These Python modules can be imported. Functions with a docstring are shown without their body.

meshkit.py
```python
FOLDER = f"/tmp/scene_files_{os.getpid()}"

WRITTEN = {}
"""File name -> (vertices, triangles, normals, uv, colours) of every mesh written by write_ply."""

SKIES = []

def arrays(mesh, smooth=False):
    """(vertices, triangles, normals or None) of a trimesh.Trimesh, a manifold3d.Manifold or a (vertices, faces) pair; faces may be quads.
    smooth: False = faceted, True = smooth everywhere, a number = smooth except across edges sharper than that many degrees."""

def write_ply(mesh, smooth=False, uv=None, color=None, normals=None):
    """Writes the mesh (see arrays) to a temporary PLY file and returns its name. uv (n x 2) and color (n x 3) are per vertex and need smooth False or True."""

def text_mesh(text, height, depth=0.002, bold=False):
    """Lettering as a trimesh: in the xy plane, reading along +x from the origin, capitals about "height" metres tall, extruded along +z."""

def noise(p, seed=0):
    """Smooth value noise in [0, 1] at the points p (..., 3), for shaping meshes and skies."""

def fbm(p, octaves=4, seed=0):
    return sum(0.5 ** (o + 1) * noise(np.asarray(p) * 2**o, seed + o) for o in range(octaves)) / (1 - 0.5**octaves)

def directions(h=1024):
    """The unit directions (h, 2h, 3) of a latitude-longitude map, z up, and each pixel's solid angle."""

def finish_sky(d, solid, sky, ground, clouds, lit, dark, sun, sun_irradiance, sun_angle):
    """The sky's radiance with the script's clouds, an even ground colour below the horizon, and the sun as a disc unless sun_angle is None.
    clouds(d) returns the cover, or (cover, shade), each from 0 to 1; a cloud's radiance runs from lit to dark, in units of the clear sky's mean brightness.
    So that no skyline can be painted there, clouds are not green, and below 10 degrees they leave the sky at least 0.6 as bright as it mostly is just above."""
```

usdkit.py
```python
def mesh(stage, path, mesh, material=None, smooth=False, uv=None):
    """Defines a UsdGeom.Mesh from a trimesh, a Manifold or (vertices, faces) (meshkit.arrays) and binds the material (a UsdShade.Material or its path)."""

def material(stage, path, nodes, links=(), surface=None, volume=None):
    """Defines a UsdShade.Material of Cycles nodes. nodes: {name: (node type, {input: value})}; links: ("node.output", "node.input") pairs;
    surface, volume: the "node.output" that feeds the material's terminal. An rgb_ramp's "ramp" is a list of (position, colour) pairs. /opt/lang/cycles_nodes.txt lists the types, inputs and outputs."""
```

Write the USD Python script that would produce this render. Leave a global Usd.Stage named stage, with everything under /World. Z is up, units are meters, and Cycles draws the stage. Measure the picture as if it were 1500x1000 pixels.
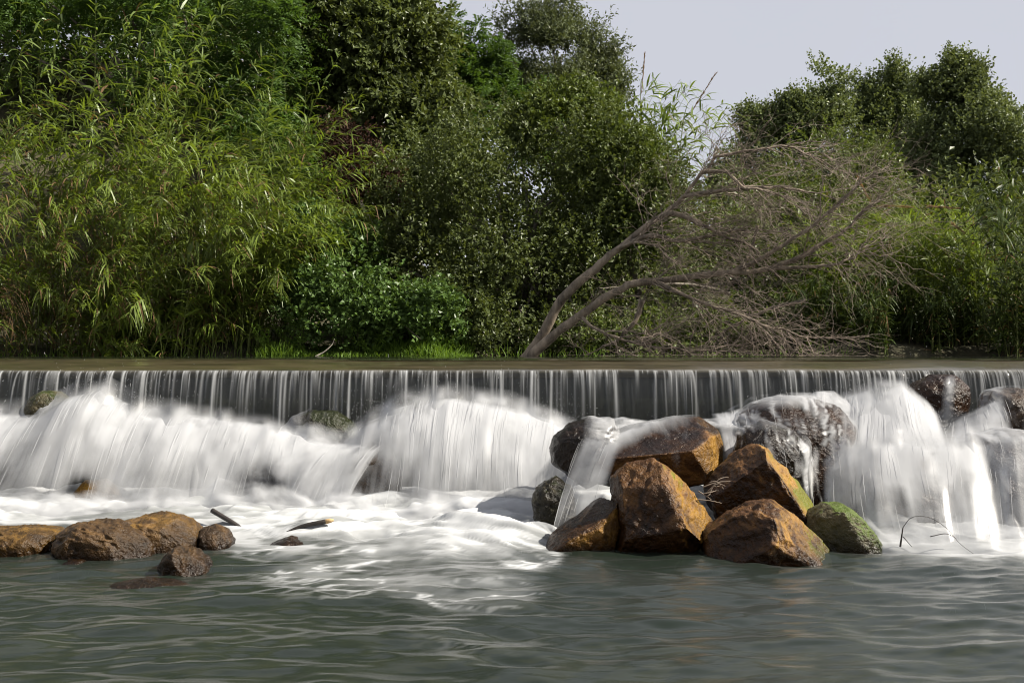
import math
import numpy as np
import trimesh
import usdkit
import meshkit
from pxr import Usd, UsdGeom, UsdLux, UsdShade, Gf, Sdf, Vt

stage = Usd.Stage.CreateInMemory()
UsdGeom.SetStageUpAxis(stage, 'Z')
UsdGeom.SetStageMetersPerUnit(stage, 1.0)
UsdGeom.Xform.Define(stage, '/World')
UsdGeom.Scope.Define(stage, '/World/Looks')

# ------------------------------------------------------------------ camera, sky, sun, exposure
EYE = 1.5                       # metres above the lower pool
FPX = 1500 * 40 / 36            # focal length in photograph pixels
cam = UsdGeom.Camera.Define(stage, '/World/camera')
cam.AddTranslateOp().Set(Gf.Vec3d(0, 0, EYE))
cam.AddRotateXOp().Set(90 + math.degrees(math.atan(12 / FPX)))
cam.CreateFocalLengthAttr(40.0)
cam.CreateHorizontalApertureAttr(36.0)
cam.CreateExposureAttr(1.3)

SUN = np.array([0.76, -0.12, 0.70])
SUN /= np.linalg.norm(SUN)
SUN_EL, SUN_ROT = math.asin(SUN[2]), math.atan2(SUN[0], SUN[1])
dome = UsdLux.DomeLight.Define(stage, '/World/sky')
sky_m = usdkit.material(stage, '/World/Looks/sky', {
    's': ('sky_texture', {'sky_type': 'single_scattering', 'sun_disc': False, 'sun_elevation': SUN_EL, 'sun_rotation': SUN_ROT,
                          'altitude': 200, 'air_density': 1.0, 'aerosol_density': 3.0, 'ozone_density': 1.0}),
    'tc': ('texture_coordinate', {}),
    'n': ('noise_texture', {'scale': 1.6, 'detail': 4, 'roughness': 0.5}),
    'r': ('map_range', {'from_min': 0.3, 'from_max': 0.7, 'to_min': 0.78, 'to_max': 0.88, 'clamp': True}),
    'mx': ('mix', {'color2': (5.45, 5.5, 6.0)}),
    'b': ('background_shader', {'strength': 0.05}),
}, [('tc.generated', 'n.vector'), ('n.fac', 'r.value'), ('r.result', 'mx.fac'), ('s.color', 'mx.color1'), ('mx.color', 'b.color')], surface='b.background')
UsdShade.MaterialBindingAPI.Apply(dome.GetPrim()).Bind(sky_m)
dome.GetPrim().SetCustomDataByKey('kind', 'structure')

sun = UsdLux.DistantLight.Define(stage, '/World/sun')
sun.CreateIntensityAttr(1.25)
sun.CreateNormalizeAttr(True)
sun.CreateAngleAttr(0.5)
sun.CreateColorAttr(Gf.Vec3f(1.0, 0.93, 0.82))
q = Gf.Rotation(Gf.Vec3d(0, 0, -1), Gf.Vec3d(*map(float, -SUN)))
sun.AddTransformOp().Set(Gf.Matrix4d().SetRotate(q))

# ------------------------------------------------------------------ helpers
rng = np.random.default_rng(7)
used = {}


def numbered(path):
    n = used.get(path, -1) + 1
    used[path] = n
    return path if n == 0 else f'{path}_{n:03d}'


def tag(prim, label=None, cat=None, group=None, kind=None):
    for k, v in (('label', label), ('category', cat), ('group', group), ('kind', kind)):
        if v:
            prim.SetCustomDataByKey(k, v)
    return prim


def thing(name, label, cat, group=None, kind=None, loc=None):
    x = UsdGeom.Xform.Define(stage, numbered('/World/' + name))
    if loc is not None:
        x.AddTranslateOp().Set(Gf.Vec3d(*map(float, loc)))
    return tag(x.GetPrim(), label, cat, group, kind)


def obj(name, geo, mat, parent=None, smooth=True, attrs=None, loc=None, kind=None):
    """One Mesh prim; geo is (vertices, triangles) in world coordinates; loc is the parent's place."""
    base = parent.GetPath().pathString if parent is not None else '/World'
    v, f = np.asarray(geo[0], float), np.asarray(geo[1], int)
    if parent is not None:
        t = UsdGeom.Xformable(parent).ComputeLocalToWorldTransform(Usd.TimeCode.Default()).ExtractTranslation()
        v = v - np.array(t)
    m = usdkit.mesh(stage, numbered(base + '/' + name), (v, f), mat, smooth=smooth)
    api = UsdGeom.PrimvarsAPI(m)
    for k, a in (attrs or {}).items():
        api.CreatePrimvar(k, Sdf.ValueTypeNames.FloatArray, 'vertex').Set(Vt.FloatArray.FromNumpy(np.asarray(a, np.float32)))
    if kind:
        m.GetPrim().SetCustomDataByKey('kind', kind)
    return m.GetPrim()


def curves(name, pts, widths, mat, parent=None, kind=None):
    """pts (n, k, 3) polylines, widths (n, k)"""
    base = parent.GetPath().pathString if parent is not None else '/World'
    n, k, _ = pts.shape
    c = UsdGeom.BasisCurves.Define(stage, numbered(base + '/' + name))
    if parent is not None:
        t = UsdGeom.Xformable(parent).ComputeLocalToWorldTransform(Usd.TimeCode.Default()).ExtractTranslation()
        pts = pts - np.array(t)
    c.CreateTypeAttr('linear')
    c.CreateCurveVertexCountsAttr(Vt.IntArray.FromNumpy(np.full(n, k, np.int32)))
    c.CreatePointsAttr(Vt.Vec3fArray.FromNumpy(pts.reshape(-1, 3).astype(np.float32)))
    c.CreateWidthsAttr(Vt.FloatArray.FromNumpy(widths.reshape(-1).astype(np.float32)))
    c.SetWidthsInterpolation('vertex')
    UsdShade.MaterialBindingAPI.Apply(c.GetPrim()).Bind(mat)
    if kind:
        c.GetPrim().SetCustomDataByKey('kind', kind)
    return c.GetPrim()


def at(px, py, d):
    """The point that the photograph shows at pixel (px, py), d metres in front of the camera."""
    return np.array([(px - 750) / FPX * d, d, EYE - (py - 512) / FPX * d])


def smooth(a, b, x):
    t = np.clip((x - a) / (b - a), 0, 1)
    return t * t * (3 - 2 * t)


def unit(v):
    return v / np.maximum(np.linalg.norm(v, axis=-1, keepdims=True), 1e-9)


def grid_faces(nu, nv, flip=False):
    i = np.arange(nu * nv).reshape(nv, nu)
    a, b, c, d = i[:-1, :-1].ravel(), i[:-1, 1:].ravel(), i[1:, 1:].ravel(), i[1:, :-1].ravel()
    f = np.vstack([np.stack([a, b, c], 1), np.stack([a, c, d], 1)])
    return f[:, ::-1] if flip else f


def join(parts):
    vs, fs, o = [], [], 0
    for v, f in parts:
        vs.append(v), fs.append(np.asarray(f) + o)
        o += len(v)
    return np.vstack(vs), np.vstack(fs)


def tube(p, r, sides=8, cap=True):
    """A tapered tube along the polyline p (k, 3) with radii r (k)."""
    p, r = np.asarray(p, float), np.asarray(r, float)
    t = unit(np.gradient(p, axis=0))
    ref = np.array([0.21, 0.9, 0.37])
    a = unit(np.cross(t, ref))
    b = np.cross(t, a)
    ang = np.linspace(0, 2 * np.pi, sides, endpoint=False)
    v = p[:, None] + r[:, None, None] * (np.cos(ang)[None, :, None] * a[:, None] + np.sin(ang)[None, :, None] * b[:, None])
    k = len(p)
    i = np.arange(k * sides).reshape(k, sides)
    n = np.roll(i, -1, 1)
    f = np.vstack([np.stack([i[:-1].ravel(), n[:-1].ravel(), n[1:].ravel()], 1), np.stack([i[:-1].ravel(), n[1:].ravel(), i[1:].ravel()], 1)])
    v = v.reshape(-1, 3)
    if cap:
        c = len(v)
        v = np.vstack([v, p[:1], p[-1:]])
        f = np.vstack([f, np.stack([n[0], i[0], np.full(sides, c)], 1), np.stack([i[-1], n[-1], np.full(sides, c + 1)], 1)])
    return v, f


def spline(pts, n):
    """Catmull-Rom through pts"""
    pts = np.asarray(pts, float)
    p = np.vstack([2 * pts[0] - pts[1], pts, 2 * pts[-1] - pts[-2]])
    s = np.linspace(0, len(pts) - 1 - 1e-6, n)
    i = s.astype(int)
    t = (s - i)[:, None]
    a, b, c, d = p[i], p[i + 1], p[i + 2], p[i + 3]
    return 0.5 * (2 * b + (c - a) * t + (2 * a - 5 * b + 4 * c - d) * t * t + (3 * b - a - 3 * c + d) * t ** 3)


# ------------------------------------------------------------------ materials
def mat(name, nodes, links, surface):
    return usdkit.material(stage, '/World/Looks/' + name, nodes, links, surface=surface)


def leaf_mat(name, ramp, trans=0.35, rough=0.5, patch=0.0, spec=0.2):
    """Leaves: a colour of its own for every leaf, some light through it."""
    return mat(name, {
        'g': ('geometry', {}),
        'r': ('rgb_ramp', {'ramp': ramp}),
        'n': ('noise_texture', {'scale': 0.9, 'detail': 2}),
        'hv': ('map_range', {'from_min': 0.3, 'from_max': 0.7, 'to_min': 1 - patch, 'to_max': 1 + patch, 'clamp': True}),
        'h': ('hsv', {'hue': 0.5, 'saturation': 0.95, 'fac': 1.0}),
        'p': ('principled_bsdf', {'roughness': rough, 'specular_ior_level': spec}),
        'tg': ('mix', {'mix_type': 'multiply', 'fac': 1.0, 'color2': (1.25, 1.2, 0.55)}),
        't': ('translucent_bsdf', {}),
        'm': ('mix_closure', {'fac': trans}),
    }, [('g.random_per_island', 'r.fac'), ('r.color', 'h.color'), ('g.position', 'n.vector'), ('n.fac', 'hv.value'), ('hv.result', 'h.value'),
        ('h.color', 'p.base_color'), ('h.color', 'tg.color1'), ('tg.color', 't.color'), ('p.BSDF', 'm.closure1'), ('t.BSDF', 'm.closure2')], 'm.closure')


def bark_mat(name, c1, c2, scale=6, bump=0.6, rough=0.8):
    return mat(name, {
        'g': ('geometry', {}),
        'mp': ('mapping', {'scale': (scale, scale, scale * 0.35)}),
        'n': ('noise_texture', {'scale': 2.0, 'detail': 6, 'roughness': 0.65}),
        'r': ('rgb_ramp', {'ramp': [(0.3, c1), (0.7, c2)]}),
        'b': ('bump', {'strength': bump, 'distance': 0.02}),
        'p': ('principled_bsdf', {'roughness': rough}),
    }, [('g.position', 'mp.vector'), ('mp.vector', 'n.vector'), ('n.fac', 'r.fac'), ('r.color', 'p.base_color'), ('n.fac', 'b.height'), ('b.normal', 'p.normal')], 'p.BSDF')


M = {}
M['cane'] = leaf_mat('cane_leaf', [(0, (0.105, 0.150, 0.016)), (0.45, (0.190, 0.250, 0.028)), (0.8, (0.30, 0.35, 0.055)), (1, (0.50, 0.46, 0.17))], 0.42, 0.42, 0.4, 0.4)
M['cane_blue'] = leaf_mat('cane_leaf_upright', [(0, (0.105, 0.155, 0.025)), (0.6, (0.175, 0.24, 0.045)), (1, (0.32, 0.37, 0.12))], 0.42, 0.42, 0.2, 0.4)
M['cane_shade'] = leaf_mat('cane_leaf_shade', [(0, (0.040, 0.062, 0.012)), (0.6, (0.070, 0.100, 0.018)), (1, (0.13, 0.15, 0.04))], 0.3, 0.45, 0.25)  # darker copy of the cane leaf, shade painted into its colour
M['cane_dry'] = leaf_mat('cane_dry_leaf', [(0, (0.12, 0.07, 0.03)), (0.5, (0.24, 0.15, 0.06)), (1, (0.42, 0.31, 0.15))], 0.25, 0.6, 0.2)
M['cane_stem'] = leaf_mat('cane_stem', [(0, (0.10, 0.12, 0.03)), (0.6, (0.20, 0.14, 0.05)), (1, (0.30, 0.2, 0.08))], 0.0, 0.5, 0.2)
M['elm'] = leaf_mat('elm_leaf', [(0, (0.075, 0.098, 0.028)), (0.5, (0.130, 0.158, 0.046)), (0.85, (0.19, 0.215, 0.070)), (1, (0.30, 0.29, 0.13))], 0.3, 0.42, 0.3)
M['elm_bright'] = leaf_mat('elm_leaf_bright', [(0, (0.075, 0.105, 0.018)), (0.6, (0.135, 0.170, 0.030)), (1, (0.25, 0.26, 0.07))], 0.32, 0.42, 0.25)
M['pinnate'] = leaf_mat('pinnate_leaf', [(0, (0.055, 0.105, 0.016)), (0.6, (0.095, 0.155, 0.024)), (1, (0.16, 0.225, 0.045))], 0.4, 0.5, 0.25)
M['poplar'] = leaf_mat('poplar_leaf', [(0, (0.105, 0.135, 0.052)), (0.55, (0.175, 0.205, 0.082)), (1, (0.28, 0.30, 0.14))], 0.28, 0.42, 0.25)  # lighter, greyer leaves: distance haze painted into the colour
M['willow'] = leaf_mat('willow_leaf', [(0, (0.085, 0.105, 0.048)), (0.6, (0.14, 0.16, 0.075)), (1, (0.24, 0.26, 0.14))], 0.25, 0.42, 0.2)
M['bramble'] = leaf_mat('bramble_leaf', [(0, (0.065, 0.115, 0.024)), (0.6, (0.11, 0.180, 0.044)), (1, (0.21, 0.28, 0.10))], 0.28, 0.38, 0.25)
M['weed'] = leaf_mat('weed_leaf', [(0, (0.09, 0.16, 0.014)), (0.6, (0.15, 0.23, 0.02)), (1, (0.27, 0.30, 0.05))], 0.4, 0.5, 0.2)
M['rust'] = leaf_mat('rust_leaf', [(0, (0.10, 0.035, 0.012)), (1, (0.26, 0.10, 0.03))], 0.3, 0.6, 0.2)
M['dead_vine'] = leaf_mat('dead_vine_leaf', [(0, (0.035, 0.014, 0.008)), (1, (0.085, 0.032, 0.018))], 0.15, 0.8, 0.2)
M['plume'] = leaf_mat('reed_plume', [(0, (0.26, 0.17, 0.10)), (1, (0.42, 0.31, 0.20))], 0.3, 0.8, 0.1)
M['bark'] = bark_mat('bark', (0.045, 0.036, 0.026), (0.14, 0.12, 0.09))
M['dead_bark'] = bark_mat('dead_bark', (0.030, 0.022, 0.014), (0.27, 0.215, 0.155), 5, 1.0)
M['dead_twig'] = bark_mat('dead_twig', (0.075, 0.056, 0.042), (0.24, 0.19, 0.145), 8, 0.1)
M['pale_bark'] = bark_mat('pale_bark', (0.25, 0.21, 0.16), (0.50, 0.45, 0.38), 7, 0.4)
M['ground'] = mat('ground', {
    'g': ('geometry', {}), 'n': ('noise_texture', {'scale': 3.0, 'detail': 8, 'roughness': 0.7}),
    'r': ('rgb_ramp', {'ramp': [(0.3, (0.018, 0.016, 0.009)), (0.5, (0.045, 0.042, 0.018)), (0.7, (0.085, 0.066, 0.035))]}),
    'b': ('bump', {'strength': 0.8, 'distance': 0.06}), 'p': ('principled_bsdf', {'roughness': 0.95}),
}, [('g.position', 'n.vector'), ('n.fac', 'r.fac'), ('r.color', 'p.base_color'), ('n.fac', 'b.height'), ('b.normal', 'p.normal')], 'p.BSDF')


def rock_mat(name, dark, mid, light, rough=0.62, lichen=(0.25, 0.135, 0.017), moss=(0.085, 0.095, 0.003)):
    """Wet river boulder: mottled stone, ochre lichen (also painted sunlight) and moss where the mesh says so, darker and glossier at the waterline and where wet or painted as shade."""
    return mat(name, {
        'g': ('geometry', {}), 'tc': ('texture_coordinate', {}),
        'n1': ('noise_texture', {'scale': 4.5, 'detail': 9, 'roughness': 0.66, 'distortion': 0.6}),
        'n2': ('noise_texture', {'scale': 38.0, 'detail': 6, 'roughness': 0.7}),
        'v': ('voronoi_texture', {'scale': 22.0, 'detail': 2, 'roughness': 0.6}),
        'r': ('rgb_ramp', {'ramp': [(0.28, dark), (0.48, mid), (0.70, light)]}),
        'fm': ('mix', {'mix_type': 'overlay', 'fac': 0.55}),
        'al': ('attribute', {'attribute': 'lichen'}), 'am': ('attribute', {'attribute': 'moss'}),
        'll': ('map_range', {'from_min': 0.32, 'from_max': 0.62, 'clamp': True}), 'la': ('math', {'math_type': 'multiply', 'use_clamp': True}),
        'ml': ('mix', {'color2': lichen}), 'mm': ('mix', {'color2': moss}),
        'mn': ('map_range', {'from_min': 0.3, 'from_max': 0.6, 'clamp': True, 'to_min': 0.6, 'to_max': 1.0}), 'ma': ('math', {'math_type': 'multiply', 'use_clamp': True}),
        'sx': ('separate_xyz', {}),
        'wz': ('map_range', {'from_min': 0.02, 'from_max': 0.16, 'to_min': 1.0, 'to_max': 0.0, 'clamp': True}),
        'wd': ('mix', {'mix_type': 'multiply', 'color2': (0.20, 0.17, 0.14)}),  # darkens wet stone and also the faces painted as shaded
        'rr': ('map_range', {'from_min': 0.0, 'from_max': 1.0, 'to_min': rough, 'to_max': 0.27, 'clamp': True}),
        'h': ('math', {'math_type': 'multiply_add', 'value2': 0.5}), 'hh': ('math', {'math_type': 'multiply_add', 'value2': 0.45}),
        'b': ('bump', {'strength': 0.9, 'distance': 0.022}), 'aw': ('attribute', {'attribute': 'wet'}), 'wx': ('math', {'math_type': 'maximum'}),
        'p': ('principled_bsdf', {'specular_ior_level': 0.24}),
    }, [('wz.result', 'wx.value1'), ('aw.fac', 'wx.value2'), ('tc.object', 'n1.vector'), ('tc.object', 'n2.vector'), ('tc.object', 'v.vector'), ('n1.fac', 'r.fac'), ('r.color', 'fm.color1'), ('n2.fac', 'fm.color2'),
        ('n1.fac', 'll.value'), ('ll.result', 'la.value1'), ('al.fac', 'la.value2'), ('la.value', 'ml.fac'), ('fm.color', 'ml.color1'),
        ('n2.fac', 'mn.value'), ('mn.result', 'ma.value1'), ('am.fac', 'ma.value2'), ('ma.value', 'mm.fac'), ('ml.color', 'mm.color1'),
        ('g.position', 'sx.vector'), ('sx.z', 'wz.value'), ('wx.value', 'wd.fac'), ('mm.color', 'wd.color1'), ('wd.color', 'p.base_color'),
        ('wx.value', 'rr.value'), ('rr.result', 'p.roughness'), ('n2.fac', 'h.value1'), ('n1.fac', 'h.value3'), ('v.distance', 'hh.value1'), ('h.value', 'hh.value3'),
        ('hh.value', 'b.height'), ('b.normal', 'p.normal')], 'p.BSDF')


M['rock'] = rock_mat('boulder_stone', (0.010, 0.0045, 0.0018), (0.052, 0.022, 0.0055), (0.17, 0.082, 0.023), 0.45)
M['rock_dark'] = rock_mat('dark_wet_stone', (0.010, 0.007, 0.004), (0.032, 0.020, 0.011), (0.085, 0.055, 0.032), 0.3)
M['rock_brown'] = rock_mat('brown_wet_stone', (0.018, 0.010, 0.0045), (0.070, 0.034, 0.014), (0.15, 0.080, 0.036), 0.35)
M['rock_moss'] = rock_mat('mossy_stone', (0.015, 0.016, 0.007), (0.045, 0.040, 0.018), (0.09, 0.075, 0.04), 0.5, moss=(0.050, 0.078, 0.005))
M['rock_front'] = rock_mat('shore_stone', (0.010, 0.006, 0.0025), (0.042, 0.023, 0.008), (0.115, 0.064, 0.022), 0.45)

M['concrete'] = mat('weir_concrete', {
    'g': ('geometry', {}), 'mp': ('mapping', {'scale': (0.6, 3.0, 3.0)}),
    'n': ('noise_texture', {'scale': 2.2, 'detail': 8, 'roughness': 0.7}),
    'r': ('rgb_ramp', {'ramp': [(0.30, (0.010, 0.009, 0.004)), (0.42, (0.028, 0.022, 0.010)), (0.58, (0.052, 0.041, 0.022)), (0.75, (0.085, 0.070, 0.045))]}),
    'b': ('bump', {'strength': 0.4, 'distance': 0.01}),
    'p': ('principled_bsdf', {'roughness': 0.3, 'coat_weight': 0.5, 'coat_roughness': 0.1}),
}, [('g.position', 'mp.vector'), ('mp.vector', 'n.vector'), ('n.fac', 'r.fac'), ('r.color', 'p.base_color'), ('n.fac', 'b.height'), ('b.normal', 'p.normal')], 'p.BSDF')
M['weir_face'] = mat('weir_face', {
    'g': ('geometry', {}), 'n': ('noise_texture', {'scale': 5, 'detail': 6}),
    'r': ('rgb_ramp', {'ramp': [(0.3, (0.006, 0.007, 0.004)), (0.7, (0.024, 0.024, 0.015))]}),
    'p': ('principled_bsdf', {'roughness': 0.4}),
}, [('g.position', 'n.vector'), ('n.fac', 'r.fac'), ('r.color', 'p.base_color')], 'p.BSDF')


def white_water(name, col=(0.52, 0.53, 0.545), through=0.45):
    """Aerated falling water: opacity is the share of the water that is bubbles and drops, stored on the mesh."""
    return mat(name, {
        'a': ('attribute', {'attribute': 'foam'}),
        'd': ('diffuse_bsdf', {'color': col}), 't': ('translucent_bsdf', {'color': col}), 'dt': ('mix_closure', {'fac': through}),
        'gl': ('glossy_bsdf', {'color': (0.9, 0.9, 0.9), 'roughness': 0.3}), 'f': ('fresnel', {'IOR': 1.33}), 'dg': ('mix_closure', {}),
        'tr': ('transparent_bsdf', {}), 'm': ('mix_closure', {}),
    }, [('d.BSDF', 'dt.closure1'), ('t.BSDF', 'dt.closure2'), ('f.fac', 'dg.fac'), ('dt.closure', 'dg.closure1'), ('gl.BSDF', 'dg.closure2'),
        ('a.fac', 'm.fac'), ('tr.BSDF', 'm.closure1'), ('dg.closure', 'm.closure2')], 'm.closure')


M['white'] = white_water('white_water')
M['spray'] = mat('spray', {
    'd': ('diffuse_bsdf', {'color': (0.6, 0.61, 0.62)}), 't': ('translucent_bsdf', {'color': (0.6, 0.61, 0.62)}), 'm': ('mix_closure', {'fac': 0.5}),
}, [('d.BSDF', 'm.closure1'), ('t.BSDF', 'm.closure2')], 'm.closure')
# the thin clear sheet over the lip: see-through, mirror-like, with aerated streaks
M['curtain'] = mat('falling_sheet', {
    'a': ('attribute', {'attribute': 'foam'}),
    'd': ('diffuse_bsdf', {'color': (0.56, 0.575, 0.585)}), 't': ('translucent_bsdf', {'color': (0.56, 0.575, 0.585)}), 'dt': ('mix_closure', {'fac': 0.4}),
    'gl': ('glossy_bsdf', {'color': (0.9, 0.9, 0.9), 'roughness': 0.16}), 'f': ('fresnel', {'IOR': 1.33}),
    'tr': ('transparent_bsdf', {'color': (0.82, 0.85, 0.80)}), 'c': ('mix_closure', {}), 'm': ('mix_closure', {}),
}, [('d.BSDF', 'dt.closure1'), ('t.BSDF', 'dt.closure2'), ('f.fac', 'c.fac'), ('tr.BSDF', 'c.closure1'), ('gl.BSDF', 'c.closure2'),
    ('a.fac', 'm.fac'), ('c.closure', 'm.closure1'), ('dt.closure', 'm.closure2')], 'm.closure')


def pool_mat(name, murk, clear, rough, tint):
    return mat(name, {
        'g': ('geometry', {}), 'mp': ('mapping', {'scale': (1.0, 2.2, 1.0)}),
        'n': ('noise_texture', {'scale': 9.0, 'detail': 5, 'roughness': 0.6, 'distortion': 0.4}),
        'b': ('bump', {'strength': 0.12, 'distance': 0.02}),
        'a': ('attribute', {'attribute': 'foam'}),
        'd': ('diffuse_bsdf', {'color': murk}), 'tr': ('transparent_bsdf', {'color': tint}), 'in': ('mix_closure', {'fac': clear}),
        'gl': ('glossy_bsdf', {'color': (1, 1, 1), 'roughness': rough}), 'f': ('fresnel', {'IOR': 1.33}), 'w': ('mix_closure', {}),
        'fd': ('diffuse_bsdf', {'color': (0.39, 0.40, 0.407)}), 'm': ('mix_closure', {}),
    }, [('g.position', 'mp.vector'), ('mp.vector', 'n.vector'), ('n.fac', 'b.height'), ('b.normal', 'gl.normal'),
        ('d.BSDF', 'in.closure1'), ('tr.BSDF', 'in.closure2'), ('f.fac', 'w.fac'), ('in.closure', 'w.closure1'), ('gl.BSDF', 'w.closure2'),
        ('a.fac', 'm.fac'), ('w.closure', 'm.closure1'), ('fd.BSDF', 'm.closure2')], 'm.closure')


M['pool'] = pool_mat('pool_water', (0.018, 0.027, 0.019), 0.55, 0.22, (0.56, 0.57, 0.42))
M['pond'] = pool_mat('pond_water', (0.030, 0.034, 0.018), 0.3, 0.06, (0.5, 0.55, 0.4))

# ------------------------------------------------------------------ terrain
LIP_Y, LIP_Z, POND_Z = 12.0, 1.29, 1.40


def far_bank(x):
    return 17.6 + 0.5 * np.sin(x * 0.7) + 0.35 * np.sin(x * 1.9 + 1)


def height(x, y):
    n = meshkit.fbm(np.stack([x * 0.35, y * 0.35, 0 * x], -1), 4, 3) - 0.5
    bed_low = -0.55 + 0.35 * n
    side = np.maximum(smooth(6.6, 9.5, np.abs(x)), smooth(-6, -11, y)) * 2.6
    low = bed_low + side
    bank = far_bank(x)
    land = 1.22 + smooth(-0.3, 0.6, y - bank) * 0.26 + 0.10 * (y - bank).clip(0, 12) + 0.02 * (y - bank).clip(0, 60)
    hill = smooth(-1.5, -10, x) * smooth(20, 30, y) * 6 + smooth(6, 30, -x - 4) * 5 * smooth(12, 22, y)
    hill = hill + smooth(26, 40, y) * smooth(-4, 2, x) * 2.4
    pond = 0.8 + smooth(11, 14, np.abs(x)) * 1.4
    up = np.where(y > bank - 0.3, land + hill + n * 0.5, pond + 0.2 * n)
    up = np.maximum(up, pond)
    return np.where(y < LIP_Y + 0.5, low, up) + 0 * x


gx = np.unique(np.concatenate([np.linspace(-14, 14, 141), np.linspace(-400, -14, 40), np.linspace(14, 400, 40)]))
gy = np.unique(np.concatenate([np.linspace(-6, 40, 185), np.linspace(-120, -6, 20), np.linspace(40, 900, 60)]))
X, Y = np.meshgrid(gx, gy)
Z = height(X, Y)
ground = obj('ground', (np.stack([X, Y, Z], -1).reshape(-1, 3), grid_faces(len(gx), len(gy))), M['ground'])
tag(ground, 'dark earthen river banks and river bed', kind='structure')

# ------------------------------------------------------------------ weir, pond
weir = thing('weir', 'long low concrete weir with rounded wet brown crest across the river', 'weir')


def extrude_x(profile, xs, wob=0.0):
    profile = np.asarray(profile)
    k = len(profile)
    v = np.zeros((len(xs), k, 3))
    v[..., 0] = xs[:, None]
    v[..., 1:] = profile
    if wob:
        v[..., 2] += wob * (meshkit.fbm(np.stack([v[..., 0] * 1.3, v[..., 1] * 2, 0 * v[..., 0]], -1), 4, 5) - 0.5)
    return v.reshape(-1, 3), grid_faces(k, len(xs))


wx = np.linspace(-11, 11, 420)
crest_p = spline([(12.02, 1.20), (12.0, 1.262), (12.06, 1.292), (12.35, 1.335), (12.75, 1.378), (12.95, 1.385), (13.2, 1.34), (13.3, 1.1), (13.3, 0.6)], 40)
v, f = extrude_x(crest_p, wx, 0.022)
obj('crest', (v, f), M['concrete'], weir)
face_p = np.array([(12.10, 1.24), (12.06, 1.19), (12.04, 0.9), (12.04, 0.4), (12.03, -0.1), (12.03, -0.9)])
v, f = extrude_x(face_p, wx, 0.01)
obj('face', (v, f), M['weir_face'], weir)

px_, py_ = np.linspace(-13, 13, 120), np.unique(np.concatenate([np.linspace(12.72, 19, 90), np.linspace(19, 26, 20)]))
X, Y = np.meshgrid(px_, py_)
Z = POND_Z + 0.006 * (meshkit.fbm(np.stack([X * 2.2, Y * 4, 0 * X], -1), 3, 9) - 0.5) - 0.02 * smooth(13.1, 12.7, Y)
pond = obj('pond_water', (np.stack([X, Y, Z], -1).reshape(-1, 3), grid_faces(len(px_), len(py_))), M['pond'], attrs={'foam': np.zeros(X.size)})
tag(pond, 'calm dark water held back above the weir', kind='structure')

# ------------------------------------------------------------------ pool below, with foam
fx = np.unique(np.concatenate([np.linspace(-5.6, 5.6, 390), np.linspace(-9, -5.6, 30), np.linspace(5.6, 9, 30)]))
fy = np.unique(np.concatenate([np.linspace(4.6, 11.0, 310), np.linspace(11.0, 12.0, 20), np.linspace(-8, 4.6, 60)]))
X, Y = np.meshgrid(fx, fy)
PX, PY = 750 + X / np.maximum(Y, 1) * FPX, 512 + EYE / np.maximum(Y, 1) * FPX
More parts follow.
